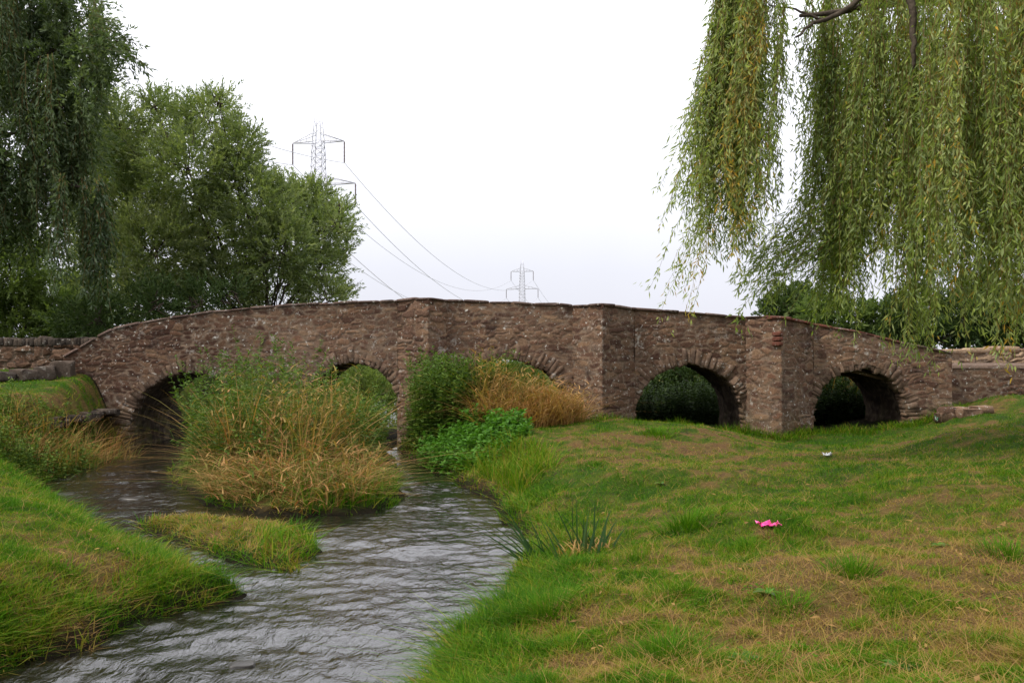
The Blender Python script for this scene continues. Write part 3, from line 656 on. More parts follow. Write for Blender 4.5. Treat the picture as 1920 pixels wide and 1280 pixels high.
limb(tk, [W(-40, 400, 26), W(20, 392, 26), W(60, 415, 25.8)], .07, .02, 6, 6, .06)
kw = dict(mbL=lv, mbT=tw, L=.19, Wd=.05, r=.007, wig=.14, sp=.036)
MUL = 1.3
curtain(130, -120, 130, -200, 100, 26, 3, -100, 150, 260, 240, .45, **kw)
curtain(120, 0, 190, -60, 140, 25.5, 2, 10, 205, 320, 190, .5, bow=(.2, 0), **kw)
curtain(90, 60, 170, 120, 260, 25.6, 2, 70, 180, 330, 330, .5, **kw)
curtain(14, 170, 215, 30, 80, 25.4, 1, 268, 272, 50, 110, .4, bow=(.0, 0), **kw)
curtain(10, 170, 215, 60, 100, 25.4, 1, 250, 272, 90, 125, .4, bow=(.0, 0), **kw)
curtain(150, -120, 120, 150, 320, 25.5, 3, -120, 120, 470, 450, .4, **kw)
curtain(60, 128, 205, 330, 400, 25, 1, 135, 210, 570, 600, .3, power=1.8, **kw)
curtain(110, -120, 110, 300, 420, 25.6, 2, -110, 120, 520, 480, .4, **kw)
curtain(80, 40, 190, 250, 330, 25.4, 1.6, 40, 200, 420, 440, .45, **kw)
curtain(60, -500, -100, -300, 200, 27, 5, -500, -100, 350, 500, .4, **kw)
for px, py, rp in [(60, -20, 80), (130, 40, 70), (175, 100, 40), (150, 170, 60), (90, 120, 80), (20, 160, 90), (110, 250, 70), (40, 280, 80), (-40, 60, 90), (160, 280, 40), (-20, 380, 70), (70, 360, 60), (60, 430, 50), (190, 80, 26), (215, 75, 20)]:
    c = W(px, py, 26 + rng.uniform(-1, 1)); rr_ = rp / F * 26; puff(lv, c, rr_, int(190 * rr_ * rr_), .19, .05, .5, -.35, (.3, .8), 14, .5)
tk.done('trunk', M['bark'], wil2, True); lv.done('crown', M['dark_willow'], wil2); tw.done('twigs', M['twig'], wil2)

# ------------------------------------------------------------------ bushy trees from clumps
def bushy(name, label, cat, base, blobs, mat, L, Wd, dens, tint=.5, twig=(.35, .8), group=None, trunk_r=.22, up=.6, Yspread=1.4, parent_name='crown', fork=None):
    root = thing(name, label, cat, base, group); tk = MB(); lv = MB(); base = np.array(base, float)
    fork = base + (0, 0, .9) if fork is None else np.array(fork, float)
    if trunk_r: limb(tk, [base + (0, 0, -.3), (base + fork) / 2 + (.05, 0, 0), fork], trunk_r, trunk_r * .75, 9, 5, .03)
    for bl in blobs:
        px, py, r_px, Y = bl[:4]; c = W(px, py, Y); r = r_px / F * Y
        c[1] += rng.uniform(-.5, .5) * Yspread
        if trunk_r: limb(tk, [fork + rng.normal(size=3) * .08, (fork + c) / 2 + rng.normal(size=3) * .35, c], trunk_r * .17, .015, 6, 6, .14)
        p0, dr, ln = puff(lv, c, r, int(dens * r * r * 2.3), L, Wd, tint, up, twig); nt_ = len(p0)
        if trunk_r:
            for k in rng.integers(0, nt_, min(nt_, 6)):
                tk.tube([c + rng.normal(size=3) * .1, (c + p0[k]) / 2 + rng.normal(size=3) * .12, p0[k], p0[k] + dr[k] * ln[k]], [.03, .02, .012, .004], 4)
    if trunk_r: tk.done('trunk', M['bark'], root, True)
    lv.done(parent_name, mat, root); return root
mid = [(225, 245, 62), (270, 300, 70), (312, 232, 50), (300, 205, 26), (400, 235, 52), (412, 195, 28), (352, 320, 80), (245, 385, 90), (455, 290, 46), (440, 340, 60), (480, 395, 78), (545, 395, 62), (585, 375, 40), (600, 430, 50), (635, 425, 24),
       (598, 500, 52), (530, 470, 66), (510, 540, 70), (400, 440, 88), (310, 470, 88), (220, 500, 80), (410, 545, 70), (300, 570, 70), (610, 555, 34), (645, 550, 14), (200, 300, 60), (190, 420, 70), (640, 395, 16), (648, 470, 16)]
bushy('sallow_tree', 'bushy mid green sallow tree standing behind the left half of the bridge', 'tree', (-9.3, 33, 1.2), [(a, b, c * 1.06, 33 + rng.uniform(-2.2, 2.2)) for a, b, c in mid], M['sallow'], .15, .045, 165, .5, fork=(-9.1, 33, 2.6), trunk_r=.3)
bushy('shrub', 'light green shrub behind the low wall at the left edge', 'shrub', (-20.5, 38, 1.5), [(x, y, r, 38 + rng.uniform(-1, 1)) for x, y, r in [(20, 520, 60), (80, 560, 60), (0, 590, 70), (120, 590, 60), (60, 620, 70), (160, 560, 50), (170, 610, 50), (-60, 540, 80), (40, 470, 40)]], M['shrub'], .17, .055, 150, .55, trunk_r=.1)
bushy('shrub', 'dark shrub low under the sallow tree behind the left parapet', 'shrub', (-12.2, 29, 1.5), [(x, y, r, 29 + rng.uniform(-1, 1)) for x, y, r in [(240, 575, 40), (200, 600, 44), (310, 570, 40), (380, 570, 36), (450, 560, 30), (140, 610, 50), (150, 650, 40)]], M['hedge'], .13, .05, 170, .55, trunk_r=.06)
bushy('hedge_bush', 'dark green bush at the left end of the hedge beyond the right parapet', 'shrub', (13.5, 46, 1.2), [(x, y, r, 46) for x, y, r in [(1470, 575, 36), (1510, 570, 34), (1450, 590, 26), (1500, 600, 40)]], M['hedge'], .2, .08, 110, .6, trunk_r=.12)
bushy('hedge_bush', 'lighter olive bush in the middle of the hedge beyond the right parapet', 'shrub', (17, 42, 1.2), [(x, y, r, 42) for x, y, r in [(1560, 595, 34), (1600, 600, 34), (1640, 605, 40), (1680, 610, 40), (1560, 640, 40), (1620, 650, 40), (1680, 655, 40), (1530, 585, 30)]], M['shrub'], .18, .07, 120, .3, trunk_r=.12)
bushy('hedge_bush', 'broad dark bush behind the broken wall at the right edge', 'shrub', (23, 40, 1.3), [(x, y, r, 40) for x, y, r in [(1730, 590, 60), (1800, 600, 60), (1870, 600, 60), (1930, 605, 60), (2000, 600, 70), (1840, 560, 50), (1760, 645, 50), (1840, 650, 50), (1920, 650, 50), (1700, 640, 50)]], M['hedge'], .18, .07, 120, .45, trunk_r=.14)
# growth seen through the arches
bushy('willow_bush', 'fresh green bush filling the second arch from the left', 'shrub', (-4.4, 25.5, .1), [(x, y, r, 25.5 + rng.uniform(-.5, .5)) for x, y, r in [(640, 730, 60), (700, 745, 60), (590, 760, 60), (660, 800, 60), (720, 800, 50), (600, 820, 60)]], M['shrub'], .16, .03, 260, .75, trunk_r=.04, up=1.0)
bushy('willow_bush', 'green bush seen through the leftmost arch', 'shrub', (-8.8, 27.5, .4), [(x, y, r, 27.5 + rng.uniform(-.5, .5)) for x, y, r in [(360, 735, 50), (420, 730, 50), (320, 760, 50), (390, 790, 50), (460, 780, 50)]], M['shrub'], .15, .03, 230, .5, trunk_r=.04, up=1.)
bushy('willow_bush', 'green bush behind the middle arch, seen at its right haunch', 'shrub', (.6, 25.5, .2), [(x, y, r, 25.5 + rng.uniform(-.5, .5)) for x, y, r in [(1010, 735, 50), (1050, 760, 46), (960, 730, 50), (900, 740, 60), (1040, 800, 50)]], M['shrub'], .16, .03, 240, .5, trunk_r=.04, up=1.)
bushy('bramble_bush', 'bramble bush seen through the second arch from the right', 'shrub', (4.6, 24.3, .2), [(x, y, r, 24.3 + rng.uniform(-.3, .3)) for x, y, r in [(1180, 735, 46), (1250, 730, 50), (1300, 725, 50), (1350, 735, 50), (1400, 745, 46), (1200, 790, 50), (1260, 800, 50), (1320, 795, 50), (1380, 790, 50), (1430, 780, 50), (1160, 790, 50)]], M['hedge'], .10, .05, 330, .6, trunk_r=.04)
bushy('bramble_bush', 'dark thicket filling the view through the rightmost arch', 'shrub', (9.2, 23.2, .2), [(x, y, r, 23.2 + rng.uniform(-.3, .3)) for x, y, r in [(1500, 750, 60), (1560, 740, 60), (1620, 735, 60), (1680, 740, 60), (1520, 800, 60), (1580, 805, 60), (1640, 800, 60), (1700, 790, 60), (1740, 760, 60)]], M['hedge'], .10, .05, 330, .25, trunk_r=.04)

for nm, lb, (cx0, cx1, Yb), tt in (('bramble_bush', 'low dark weeds closing off the foot of the rightmost arch', (5.8, 9.2, 21.9), .15), ('bramble_bush', 'low dark weeds at the foot of the second arch from the right', (2.3, 5.2, 22.1), .2)):
    n = 420; P = np.column_stack([rng.uniform(cx0, cx1, n), Yb + rng.uniform(-.3, .9, n)]); P = np.column_stack([P, height(P[:, 0], P[:, 1])]); root = thing(nm, lb, 'shrub', P.mean(0)); mb = MB()
    herbs(mb, P, rng.uniform(.5, 1.15, n), .10, .05, tt, .2, 44); mb.done('crown', M['hedge'], root)
n = 500; P = np.column_stack([rng.uniform(6.3, 9, n), 22.6 + rng.uniform(-.2, .5, n)]); P = np.column_stack([P, height(P[:, 0], P[:, 1])]); root = thing('dry_reeds', 'dry brown reeds glimpsed through the top of the rightmost arch', 'reeds', P.mean(0)); mb = MB()
blades(mb, P, rng.uniform(1.1, 1.75, n), rng.uniform(0, 6.3, n), np.abs(rng.normal(size=n)) * .2, np.full(n, .016), np.clip(.6 + rng.normal(size=n) * .2, 0, 1), 4, 1.1); mb.done('leaves', M['reed'], root)

# ------------------------------------------------------------------ bank and island plants

def inpoly(P, n, lo=.05):
    a, b = P.min(0), P.max(0); out = np.zeros((0, 2))
    while len(out) < n:
        q = rng.uniform(a, b, (n * 2, 2)); out = np.concatenate([out, q[sdist(q[:, 0], q[:, 1], P) > lo]])
    return out[:n]
def on_ground(xy, dz=0.): return np.column_stack([xy, height(xy[:, 0], xy[:, 1]) + dz])
def clump(name, label, cat, xy, mat, kind, H, group=None, **k):
    P = on_ground(np.asarray(xy), -.02); c = P.mean(0); c[2] = P[:, 2].min(); root = thing(name, label, cat, c, group)
    mb = MB(); n = len(P)
    H = H * (.62 + .7 * fbm(P[:, 0] * k.get('nf', 1.7), P[:, 1] * k.get('nf', 1.7), 61, 3))
    azf = fbm(P[:, 0] * 1.6, P[:, 1] * 1.6, 66, 2) * 18 + rng.normal(size=n) * .9
    if kind == 'herb': herbs(mb, P, H, k.get('L', .09), k.get('Wd', .035), k.get('tint', .5), k.get('lean', .15), k.get('per_m', 42))
    else: blades(mb, P, H, azf, np.abs(rng.normal(size=n)) * k.get('lean', .35) + .05, k.get('Wd', .012) * rng.uniform(.6, 1.3, n), np.clip(k.get('tint', .6) + rng.normal(size=n) * k.get('ts', .15), 0, 1), k.get('seg', 4), k.get('droop', .8))
    if k.get('plume'):                               # drooping seed heads and curled dead leaves on the upper stems
        m_ = k['plume']; i_ = rng.integers(0, n, m_); hf = rng.uniform(.35, .95, m_); Q = P[i_] + np.column_stack([rng.normal(size=(m_, 2)) * (.05 + .12 * hf)[:, None], H[i_] * hf]); a2 = azf[i_] + rng.normal(size=m_) * .8
        blades(mb, Q, rng.uniform(.08, .22, m_), a2, rng.uniform(.6, 1.6, m_), rng.uniform(.012, .026, m_), np.clip(np.broadcast_to(k.get('tint', .6), (n,))[i_] + .05 + rng.normal(size=m_) * .14, 0, 1), 4, 1.6)
    mb.done(k.get('part', 'leaves'), mat, root); return root
# the big island: green stalks behind, straw in front
xy = inpoly(np.array([(-6.2, 18.2), (-5.6, 15.2), (-4.8, 13.2), (-3.9, 12.5), (-2.9, 12.3), (-2.0, 13.6), (-2.5, 18.4)]), 700)
px_ = xy[:, 0] / xy[:, 1] * F + CX
Ht = (.75 + .5 * noise2(xy[:, 0] * 3.1, xy[:, 1] * 2.2, 77)) * np.interp(px_, [280, 340, 400, 470, 560, 620, 700, 750], [1.0, 1.35, 1.72, 1.62, 1.5, 1.4, .95, .6]) * rng.uniform(.5, 1.1, len(xy)) * np.interp(xy[:, 1], [12.3, 13.2, 15.5], [.42, .7, 1.08])
clump('weed_thicket', 'tall dark green leafy weeds on the big island before the left arches', 'weeds', xy, M['nettle'], 'herb', Ht, L=.14, Wd=.036, per_m=40, lean=.32, tint=.38)
xy = inpoly(np.array([(-5.1, 15.8), (-4.4, 13.2), (-2.7, 12.2), (-2.4, 15), (-2.9, 17.5)]), 1900)
clump('tall_grass', 'green and yellow grass blades rising among the weeds on the big island', 'grass clump', xy, M['reed'], 'blade', rng.uniform(.5, 1.6, 1900), tint=.5, ts=.26, Wd=.018, lean=.32, droop=1.0, plume=2600)
xy = inpoly(np.array([(-4.5, 13.1), (-4.1, 12.1), (-3.6, 11.3), (-3.08, 10.92), (-2.4, 10.63), (-1.8, 11.0), (-1.7, 12), (-2.1, 13.6), (-2.8, 14.6), (-3.6, 15.8), (-4.4, 15.6)]), 5600, .01)
d_ = sdist(xy[:, 0], xy[:, 1], ISL1)
clump('straw_grass', 'flopping straw coloured dead grass along the front of the big island', 'grass clump', xy, M['reed'], 'blade', rng.uniform(.3, .8, 5600) * np.interp(d_, [0, .5, 1.5], [.3, .7, 1.15]) * np.where(rng.random(5600) < .12, 1.5, 1), tint=np.where(rng.random(5600) < .42, .27, .74), ts=.17, Wd=.015, lean=.8, droop=1.0, nf=2.4, plume=3000)
xy = inpoly(np.array([(-3.2, 11.6), (-2.4, 10.65), (-1.66, 10.9), (-1.5, 12), (-1.75, 13.6), (-2.2, 13)]), 1500, .0)
clump('water_grass', 'low fresh green grass at the water edge on the right tip of the big island', 'grass clump', xy, M['grass'], 'blade', rng.uniform(.15, .42, 1500), tint=.25, ts=.15, Wd=.014, lean=.6, droop=.9)
xy = inpoly(ISL2, 5200, .0)
clump('islet_grass', 'rusty and green grass covering the small flat islet in the brook', 'grass clump', xy, M['grass'], 'blade', rng.uniform(.04, .11, 5200), tint=.62, ts=.24, Wd=.010, lean=1.0)
xy = inpoly(np.array([(-2.5, 8.9), (-2.05, 9.4), (-1.9, 8.6), (-1.85, 7.7), (-2.15, 7.9)]), 420, -.04)
clump('water_grass', 'bright green grass on the right tip of the small islet', 'grass clump', xy, M['grass'], 'blade', rng.uniform(.1, .26, 420), tint=.3, ts=.18, Wd=.012, lean=.8)
# in front of the middle arch
def top_h(xy, pxs, pys):
    px_ = xy[:, 0] / xy[:, 1] * F + CX
    return np.maximum(.25, CAMZ + (HY - np.interp(px_, pxs, pys)) / F * xy[:, 1] - height(xy[:, 0], xy[:, 1]))
P3 = np.array([(-.7, 17.9), (-.75, 16.5), (.3, 16.4), (1.3, 17.0), (1.5, 18.3), (.6, 18.7), (-.4, 18.6)])
xy = inpoly(np.array([(-2.25, 18.1), (-1.8, 16.9), (-1.05, 16.4), (-.8, 17.1), (-.1, 18.1), (.3, 18.6), (-1.2, 18.3)]), 520)
px_ = xy[:, 0] / xy[:, 1] * F + CX
clump('weed_thicket', 'dark green thicket of weeds against the middle cutwater', 'weeds', xy, M['nettle'], 'herb', top_h(xy, [735, 765, 800, 850, 920, 960, 1000, 1040], [820, 770, 668, 645, 650, 665, 720, 770]) * rng.uniform(.6, 1.0, len(xy)) * 1.02, L=.13, Wd=.038, per_m=44, tint=.42, lean=.22, nf=1.1)
xy = inpoly(P3, 1700); px_ = xy[:, 0] / xy[:, 1] * F + CX
clump('dry_reeds', 'tan seeding reeds standing in front of the middle arch', 'reeds', xy, M['reed'], 'blade', top_h(xy, [850, 900, 960, 1000, 1040, 1070, 1110], [680, 664, 676, 700, 722, 750, 812]) * rng.uniform(.55, 1.08, 1700), tint=.56, ts=.2, Wd=.016, lean=.42, droop=1.3, plume=2600)
xy = inpoly(np.array([(-.8, 16.2), (.2, 15.6), (1.1, 15.9), (1.5, 17.2), (.2, 16.9)]), 1500)
clump('straw_grass', 'rusty dead grass drooping over the bank beside the middle arch reeds', 'grass clump', xy, M['reed'], 'blade', rng.uniform(.35, .85, 1500), tint=.72, ts=.16, Wd=.015, lean=.5, droop=1.1, plume=900)
xy = inpoly(np.array([(-1.7, 16.4), (-1.4, 15.2), (-.95, 14.3), (-.3, 13.5), (.3, 14.4), (.0, 15.6), (-.7, 16.4)]), 330, -.02)
px_ = xy[:, 1]
clump('cress_bed', 'bright green leafy water plants at the brook edge below the reeds', 'water plants', xy, M['cress'], 'herb', np.interp(px_, [13.6, 14.5, 15.5, 16.4], [.16, .28, .42, .5]) * rng.uniform(.6, 1.1, len(xy)), L=.13, Wd=.065, per_m=75, tint=.5, lean=.3)
xy = inpoly(np.array([(-.75, 14.2), (-.2, 12.3), (.1, 11.2), (.6, 12), (.4, 13.6), (-.1, 14.4)]), 1500, -.02)
clump('bank_grass', 'pale trailing grass on the bank between the cress bed and the lawn', 'grass clump', xy, M['grass'], 'blade', rng.uniform(.15, .42, 1500), tint=.36, ts=.16, Wd=.012, lean=.6)
# left bank under the edging
xy = inpoly(np.array([(-8.15, 17.6), (-8.3, 14.5), (-8.3, 12.6), (-6.9, 12.9), (-7.1, 15), (-7.5, 17.4)]), 700, -.02)
clump('weed_thicket', 'brownish tangle of weeds on the left bank below the stone edging', 'weeds', xy, M['nettle'], 'herb', rng.uniform(.3, .85, 700) * np.interp(xy[:, 1], [14, 15.5], [.7, .62]), L=.09, Wd=.028, per_m=44, tint=.55, lean=.35)
xy = inpoly(np.array([(-8.1, 18.4), (-8.1, 14.2), (-7.5, 13.4), (-7.1, 15.0), (-7.35, 17.8)]), 1500, -.05)
clump('straw_grass', 'tan dead grass hanging down the left bank at the foot of the bridge', 'grass clump', xy, M['reed'], 'blade', rng.uniform(.3, .8, 1500), tint=.66, ts=.24, Wd=.014, lean=.55, droop=1.1)
# iris clump
root = thing('iris_clump', 'clump of dark sword shaped iris leaves at the right water edge', 'water plant', (.45, 7.7, .05))
mb = MB(); P = []
for px, h, ln, az_ in [(1000, .40, .35, math.pi), (1008, .34, .5, math.pi * .95), (1018, .3, .25, 2.6), (1050, .30, .3, 2.8), (1075, .43, .06, 1.8), (1080, .34, .3, 3.0), (1092, .28, .12, .5), (1100, .30, .1, 1.4), (1112, .36, .05, 1.0), (1120, .3, .2, .2), (1128, .22, .3, .1), (1040, .2, .5, 3.3), (1108, .26, .25, 2.8), (1060, .25, .4, 2.9), (1003, .42, .75, 3.1), (985, .3, .8, 3.2)]:
    y = 7.55 + rng.uniform(-.15, .3); P.append(((px - CX) / F * y, y, .02, h, ln, az_))
P = np.array(P); P[:, 2] = np.maximum(height(P[:, 0], P[:, 1]), 0) - .02
for rep in range(3):
    Q = P.copy(); Q[:, :2] += rng.normal(size=(len(P), 2)) * .035 * rep
    blades(mb, Q[:, :3], Q[:, 3] * (1.4 - .25 * rep), Q[:, 5] + rng.normal(size=len(P)) * .3 * rep, Q[:, 4] * (1 + .3 * rep), np.full(len(P), .026), np.clip(.4 + rng.normal(size=len(P)) * .2, 0, 1), 6, .5, rng.uniform(.7, 1.5, len(P)))
mb.done('leaves', M['iris'], root)
xy = np.column_stack([rng.uniform(.35, .85, 120), rng.uniform(7.5, 7.9, 120)])
mb = MB(); blades(mb, on_ground(xy), rng.uniform(.06, .16, 120), rng.uniform(0, 6.3, 120), np.full(120, .6), np.full(120, .016), np.clip(.75 + rng.normal(size=120) * .1, 0, 1), 4, .8); mb.done('dead_leaves', M['reed'], root)

# ------------------------------------------------------------------ lawn
def lawn(n):
    u = rng.random(n); a, b = 3.0, 20.5; pw = -.75
    y = (a ** pw + u * (b ** pw - a ** pw)) ** (1 / pw)
    x = (rng.random(n) * 2 - 1) * (y * .64 + .5)
    z, d = height(x, y, True)
    k = (d > -.03) & ~((y > 18.85) & (x > XL) & (x < XR)) & (sdist(x, y, ISL2) < 0) & (sdist(x, y, ISL1) < 0)
    return x[k], y[k], z[k], d[k]
x, y, z, d = lawn(950000); n = len(x)
dr = dryness(x, y, d)
edge = 1 - smooth(.1, .9, d)
thin = noise2(x * 5, y * 5, 44)
keep = rng.random(n) < np.where(dr > .62, .55, 1) * (.45 + .75 * thin)
x, y, z, d, dr, edge = [q[keep] for q in (x, y, z, d, dr, edge)]; n = len(x)
tuf = smooth(.58, .8, fbm(x * 2.2, y * 2.2, 47, 3))
H = (.026 + .034 * rng.random(n)) * (1 - .3 * dr) * (1 + 1.3 * tuf) + edge * .12 * rng.random(n) ** 1.4
flat = rng.random(n) < (.12 + .5 * smooth(.45, .8, dr))        # clippings and dead blades that lie flat
lean = np.where(flat, rng.uniform(1.6, 3.2, n), np.abs(rng.normal(size=n)) * (.5 + .5 * edge) + .1)
H = np.where(flat, H * .45 + .005, H)
tint = np.clip(.10 + dr * .60 + rng.normal(size=n) * .15 - .12 * tuf + np.where(flat, .36, 0), 0, 1)
mb = MB()
m2 = 34000; y2 = 3.0 + 11 * rng.random(m2) ** 1.7; x2 = (rng.random(m2) * 2 - 1) * (y2 * .64 + .5); z2, d2 = height(x2, y2, True)   # loose straw in the sward
k2 = (d2 > .12) & (sdist(x2, y2, ISL1) < 0) & (rng.random(m2) < .25 + 1.1 * fbm(x2 * 1.1, y2 * 1.1, 71, 3) ** 1.5); x2, y2, z2 = x2[k2], y2[k2], z2[k2]; m2 = len(x2)
blades(mb, np.column_stack([x2, y2, z2 + .012]), rng.uniform(.04, .10, m2), rng.uniform(0, 6.3, m2), rng.uniform(.5, 2.2, m2), np.maximum(.0032, .00042 * y2), np.clip(.78 + rng.normal(size=m2) * .13, 0, 1), 3, .5)
blades(mb, np.column_stack([x, y, z - .006]), H, rng.uniform(0, 2 * np.pi, n), lean, np.maximum(.0042, .00052 * y) * (1 + .8 * edge) * rng.uniform(.7, 1.4, n), tint, 2, .6)
m3 = 26000; y3 = 3.2 + 10 * rng.random(m3) ** 1.6; x3 = (rng.random(m3) * 2 - 1) * (y3 * .64 + .5); z3, d3 = height(x3, y3, True); cl_ = fbm(x3 * 1.5, y3 * 1.5, 73, 3)
k3 = (d3 > .2) & (sdist(x3, y3, ISL1) < 0) & (rng.random(m3) < smooth(.5, .7, cl_)); P = np.column_stack([x3, y3, z3 + rng.uniform(.01, .04, m3)])[k3]; m3 = len(P); a3 = rng.uniform(0, 6.3, m3)
leaves(mb, P, np.column_stack([np.cos(a3), np.sin(a3), rng.uniform(-.1, .5, m3)]), rng.uniform(.012, .03, m3), rng.uniform(.010, .02, m3), np.clip(.2 + rng.normal(size=m3) * .1, 0, 1), roll=np.tile([[0, 0, 1.]], (m3, 1)) + rng.normal(size=(m3, 3)) * .3)
m3 = 900; y3 = 3.2 + 11 * rng.random(m3) ** 1.5; x3 = (rng.random(m3) * 2 - 1) * (y3 * .64 + .5); z3, d3 = height(x3, y3, True); k3 = d3 > .2; P = np.column_stack([x3, y3, z3 + .03])[k3]; m3 = len(P); a3 = rng.uniform(0, 6.3, m3)
leaves(mb, P, np.column_stack([np.cos(a3), np.sin(a3), rng.uniform(-.2, .4, m3)]), rng.uniform(.04, .07, m3), rng.uniform(.012, .022, m3), rng.uniform(.72, 1, m3), roll=np.tile([[0, 0, 1.]], (m3, 1)) + rng.normal(size=(m3, 3)) * .4)
m4 = 5200; x4 = rng.uniform(1.4, 9.4, m4); y4 = 18.98 - np.abs(rng.normal(size=m4)) * .22      # longer growth left by the mower along the pier feet
for c_ in CUT[1:]: y4 = np.where((x4 > c_[0][0]) & (x4 < c_[2][0]), y4 - .8 * (1 - np.abs(x4 - c_[1][0]) / np.where(x4 < c_[1][0], c_[1][0] - c_[0][0], c_[2][0] - c_[1][0])), y4)
blades(mb, np.column_stack([x4, y4, height(x4, y4) - .01]), rng.uniform(.06, .26, m4) * (.5 + fbm(x4 * 2, y4, 79, 2)), rng.uniform(0, 6.3, m4), np.abs(rng.normal(size=m4)) * .5 + .1, np.full(m4, .011), np.clip(.28 + rng.normal(size=m4) * .2, 0, 1), 3, .8)
o = mb.done('grass', M['grass'], None); tag(o, 'short patchy green and straw coloured grass covering both banks', 'grass', kind='stuff')

def hit(px, py):
    Y = 8.
    for _ in range(25):
        Y = .6 * Y + .4 * (CAMZ - float(height(np.array([(px - CX) / F * Y]), np.array([Y]))[0])) * F / (py - HY)
    return Y
# tufts, docks and small leaf rosettes
def tussock(lb, px, py, hgt, r, n, tint):
    Yg = 8.
    for _ in range(12):
        X = (px - CX) / F * Yg; Yg = .5 * Yg + .5 * (CAMZ - float(height(np.array([X]), np.array([Yg]))[0])) * F / (py - HY)
    X = (px - CX) / F * Yg; a = rng.uniform(0, 6.3, n); q = r * rng.random(n) ** .75 * (.6 + .8 * noise2(np.cos(a) * 1.3 + px, np.sin(a) * 1.3, 3)); xy = np.column_stack([X + np.cos(a) * q, Yg + np.sin(a) * q])
    P = on_ground(xy, -.01); mb = MB(); blades(mb, P, hgt * rng.uniform(.3, 1.0, n), a + rng.normal(size=n) * .6, np.abs(rng.normal(size=n)) * .3 + q / r * .45, np.full(n, .006) * (Yg / 6), np.clip(tint + .08 + rng.normal(size=n) * .09, 0, 1), 3, .7)
    o = mb.done('grass_tussock', M['grass'], None); me_c = P.mean(0)
    tag(o, lb, 'grass tuft', 'dark green tufts in the lawn'); return o
for a in [('large dark tuft at the bottom edge, nearest the water', 1250, 1235, .16, .22, 700, .06), ('bright upright tuft on the shore just below the iris leaves', 1030, 1150, .19, .17, 600, .08), ('dark tuft left of the pink wrapper on the mound slope', 1290, 985, .2, .25, 420, .1),
          ('tuft in the middle of the lawn below and right of the pink wrapper', 1600, 1075, .15, .14, 380, .10), ('small tuft at the right edge of the lawn', 1890, 1040, .14, .2, 360, .12), ('low tuft in the lower middle of the right lawn', 1480, 1140, .11, .14, 320, .12),
          ('brown-footed tuft directly below the pink wrapper', 1405, 1025, .1, .12, 260, .16), ('wide tuft at the bottom, right of the large one', 1430, 1262, .1, .2, 360, .14), ('tuft on the mound crest before the second arch from the right', 1235, 812, .14, .3, 260, .14), ('shore tuft at the very bottom left of the right bank', 905, 1225, .13, .15, 360, .1)]:
    tussock(*a)
def dock(lb, px, py, L, n):
    Yg = 6.
    for _ in range(12):
        X = (px - CX) / F * Yg; Yg = .5 * Yg + .5 * (CAMZ - float(height(np.array([X]), np.array([Yg]))[0])) * F / (py - HY)
    X = (px - CX) / F * Yg; zz = float(height(np.array([X]), np.array([Yg]))[0]); root = thing('dock_plant', lb, 'plant', (X, Yg, zz), 'broad leaved weeds in the lawn')
    for k in range(n):
        mb = MB(); a = k * 2.4 + rng.uniform(-.3, .3); l = L * rng.uniform(.7, 1.15); m_ = 6
        t = np.linspace(0, 1, m_); c = np.column_stack([X + np.cos(a) * l * t * .9, Yg + np.sin(a) * l * t * .9, zz + .01 + l * (.55 * t - .45 * t * t)]); w_ = l * .2 * np.sin(np.pi * (.08 + .9 * t)) ** .8
        s_ = np.array([-np.sin(a), np.cos(a), 0]); V = np.stack([c - s_ * w_[:, None], c + (0, 0, -.006), c + s_ * w_[:, None]], 1).reshape(-1, 3)
        mb.add(V, grid_q(m_, 3), tint=np.full(len(V), np.clip(.45 + rng.normal() * .2, 0, 1))); mb.done('leaf', M['cress'] if k % 2 else M['shrub'], root, True)
for a in [('pale broad leaved dock plant at the bottom edge between two tufts', 1395, 1240, .12, 6), ('dock plant halfway down the right lawn, below the pink wrapper', 1440, 1115, .10, 6), ('small dock plant at the lower left shore', 905, 1205, .10, 4), ('tiny broad leaved weed in the right part of the lawn', 1760, 1025, .09, 5), ('dock plant high on the lawn left of the pink wrapper', 1240, 905, .11, 5), ('dock plant in the bottom right of the lawn', 1690, 1255, .09, 5)]:
    dock(*a)

# ------------------------------------------------------------------ litter
def crumple(name, lb, cat, px, py, Y, sx_, sy_, sz_, mat, seed):
    if py > 840: Y = hit(px, py + 4)
    X = (px - CX) / F * Y; zz = float(height(np.array([X]), np.array([Y]))[0]); m_ = 15; u = np.linspace(-1, 1, m_); A, B = np.meshgrid(u, u, indexing='ij')
    Z = np.abs(fbm(A * 2.2 + 9, B * 2.2, seed, 3) - .5) * 3.2 + .15; wv = (noise2(A * 3, B * 3, seed + 5) - .5) * .7
    P = np.stack([X + (A + wv) * sx_ / 2, Y + (B + wv * .6) * sy_ / 2, zz + .012 + Z * sz_], -1).reshape(-1, 3)
    o = build(name, P, grid_q(m_, m_), None, mat); mod = o.modifiers.new('thick', 'SOLIDIFY'); mod.thickness = .002
    return tag(o, lb, cat)
crumple('crumpled_wrapper', 'crumpled bright pink plastic wrapper lying on the right lawn', 'litter', 1443, 985, 7.85, .17, .11, .045, M['pink'], 5)
crumple('paper_scrap', 'small white paper scrap on the grass before the right arch', 'litter', 1552, 852, 16.4, .11, .08, .05, M['white'], 8)
crumple('plastic_scrap', 'green and white plastic scrap by the tumbled stones at the right bridge end', 'litter', 1760, 764, 18.2, .1, .1, .12, M['greenlit'], 9)

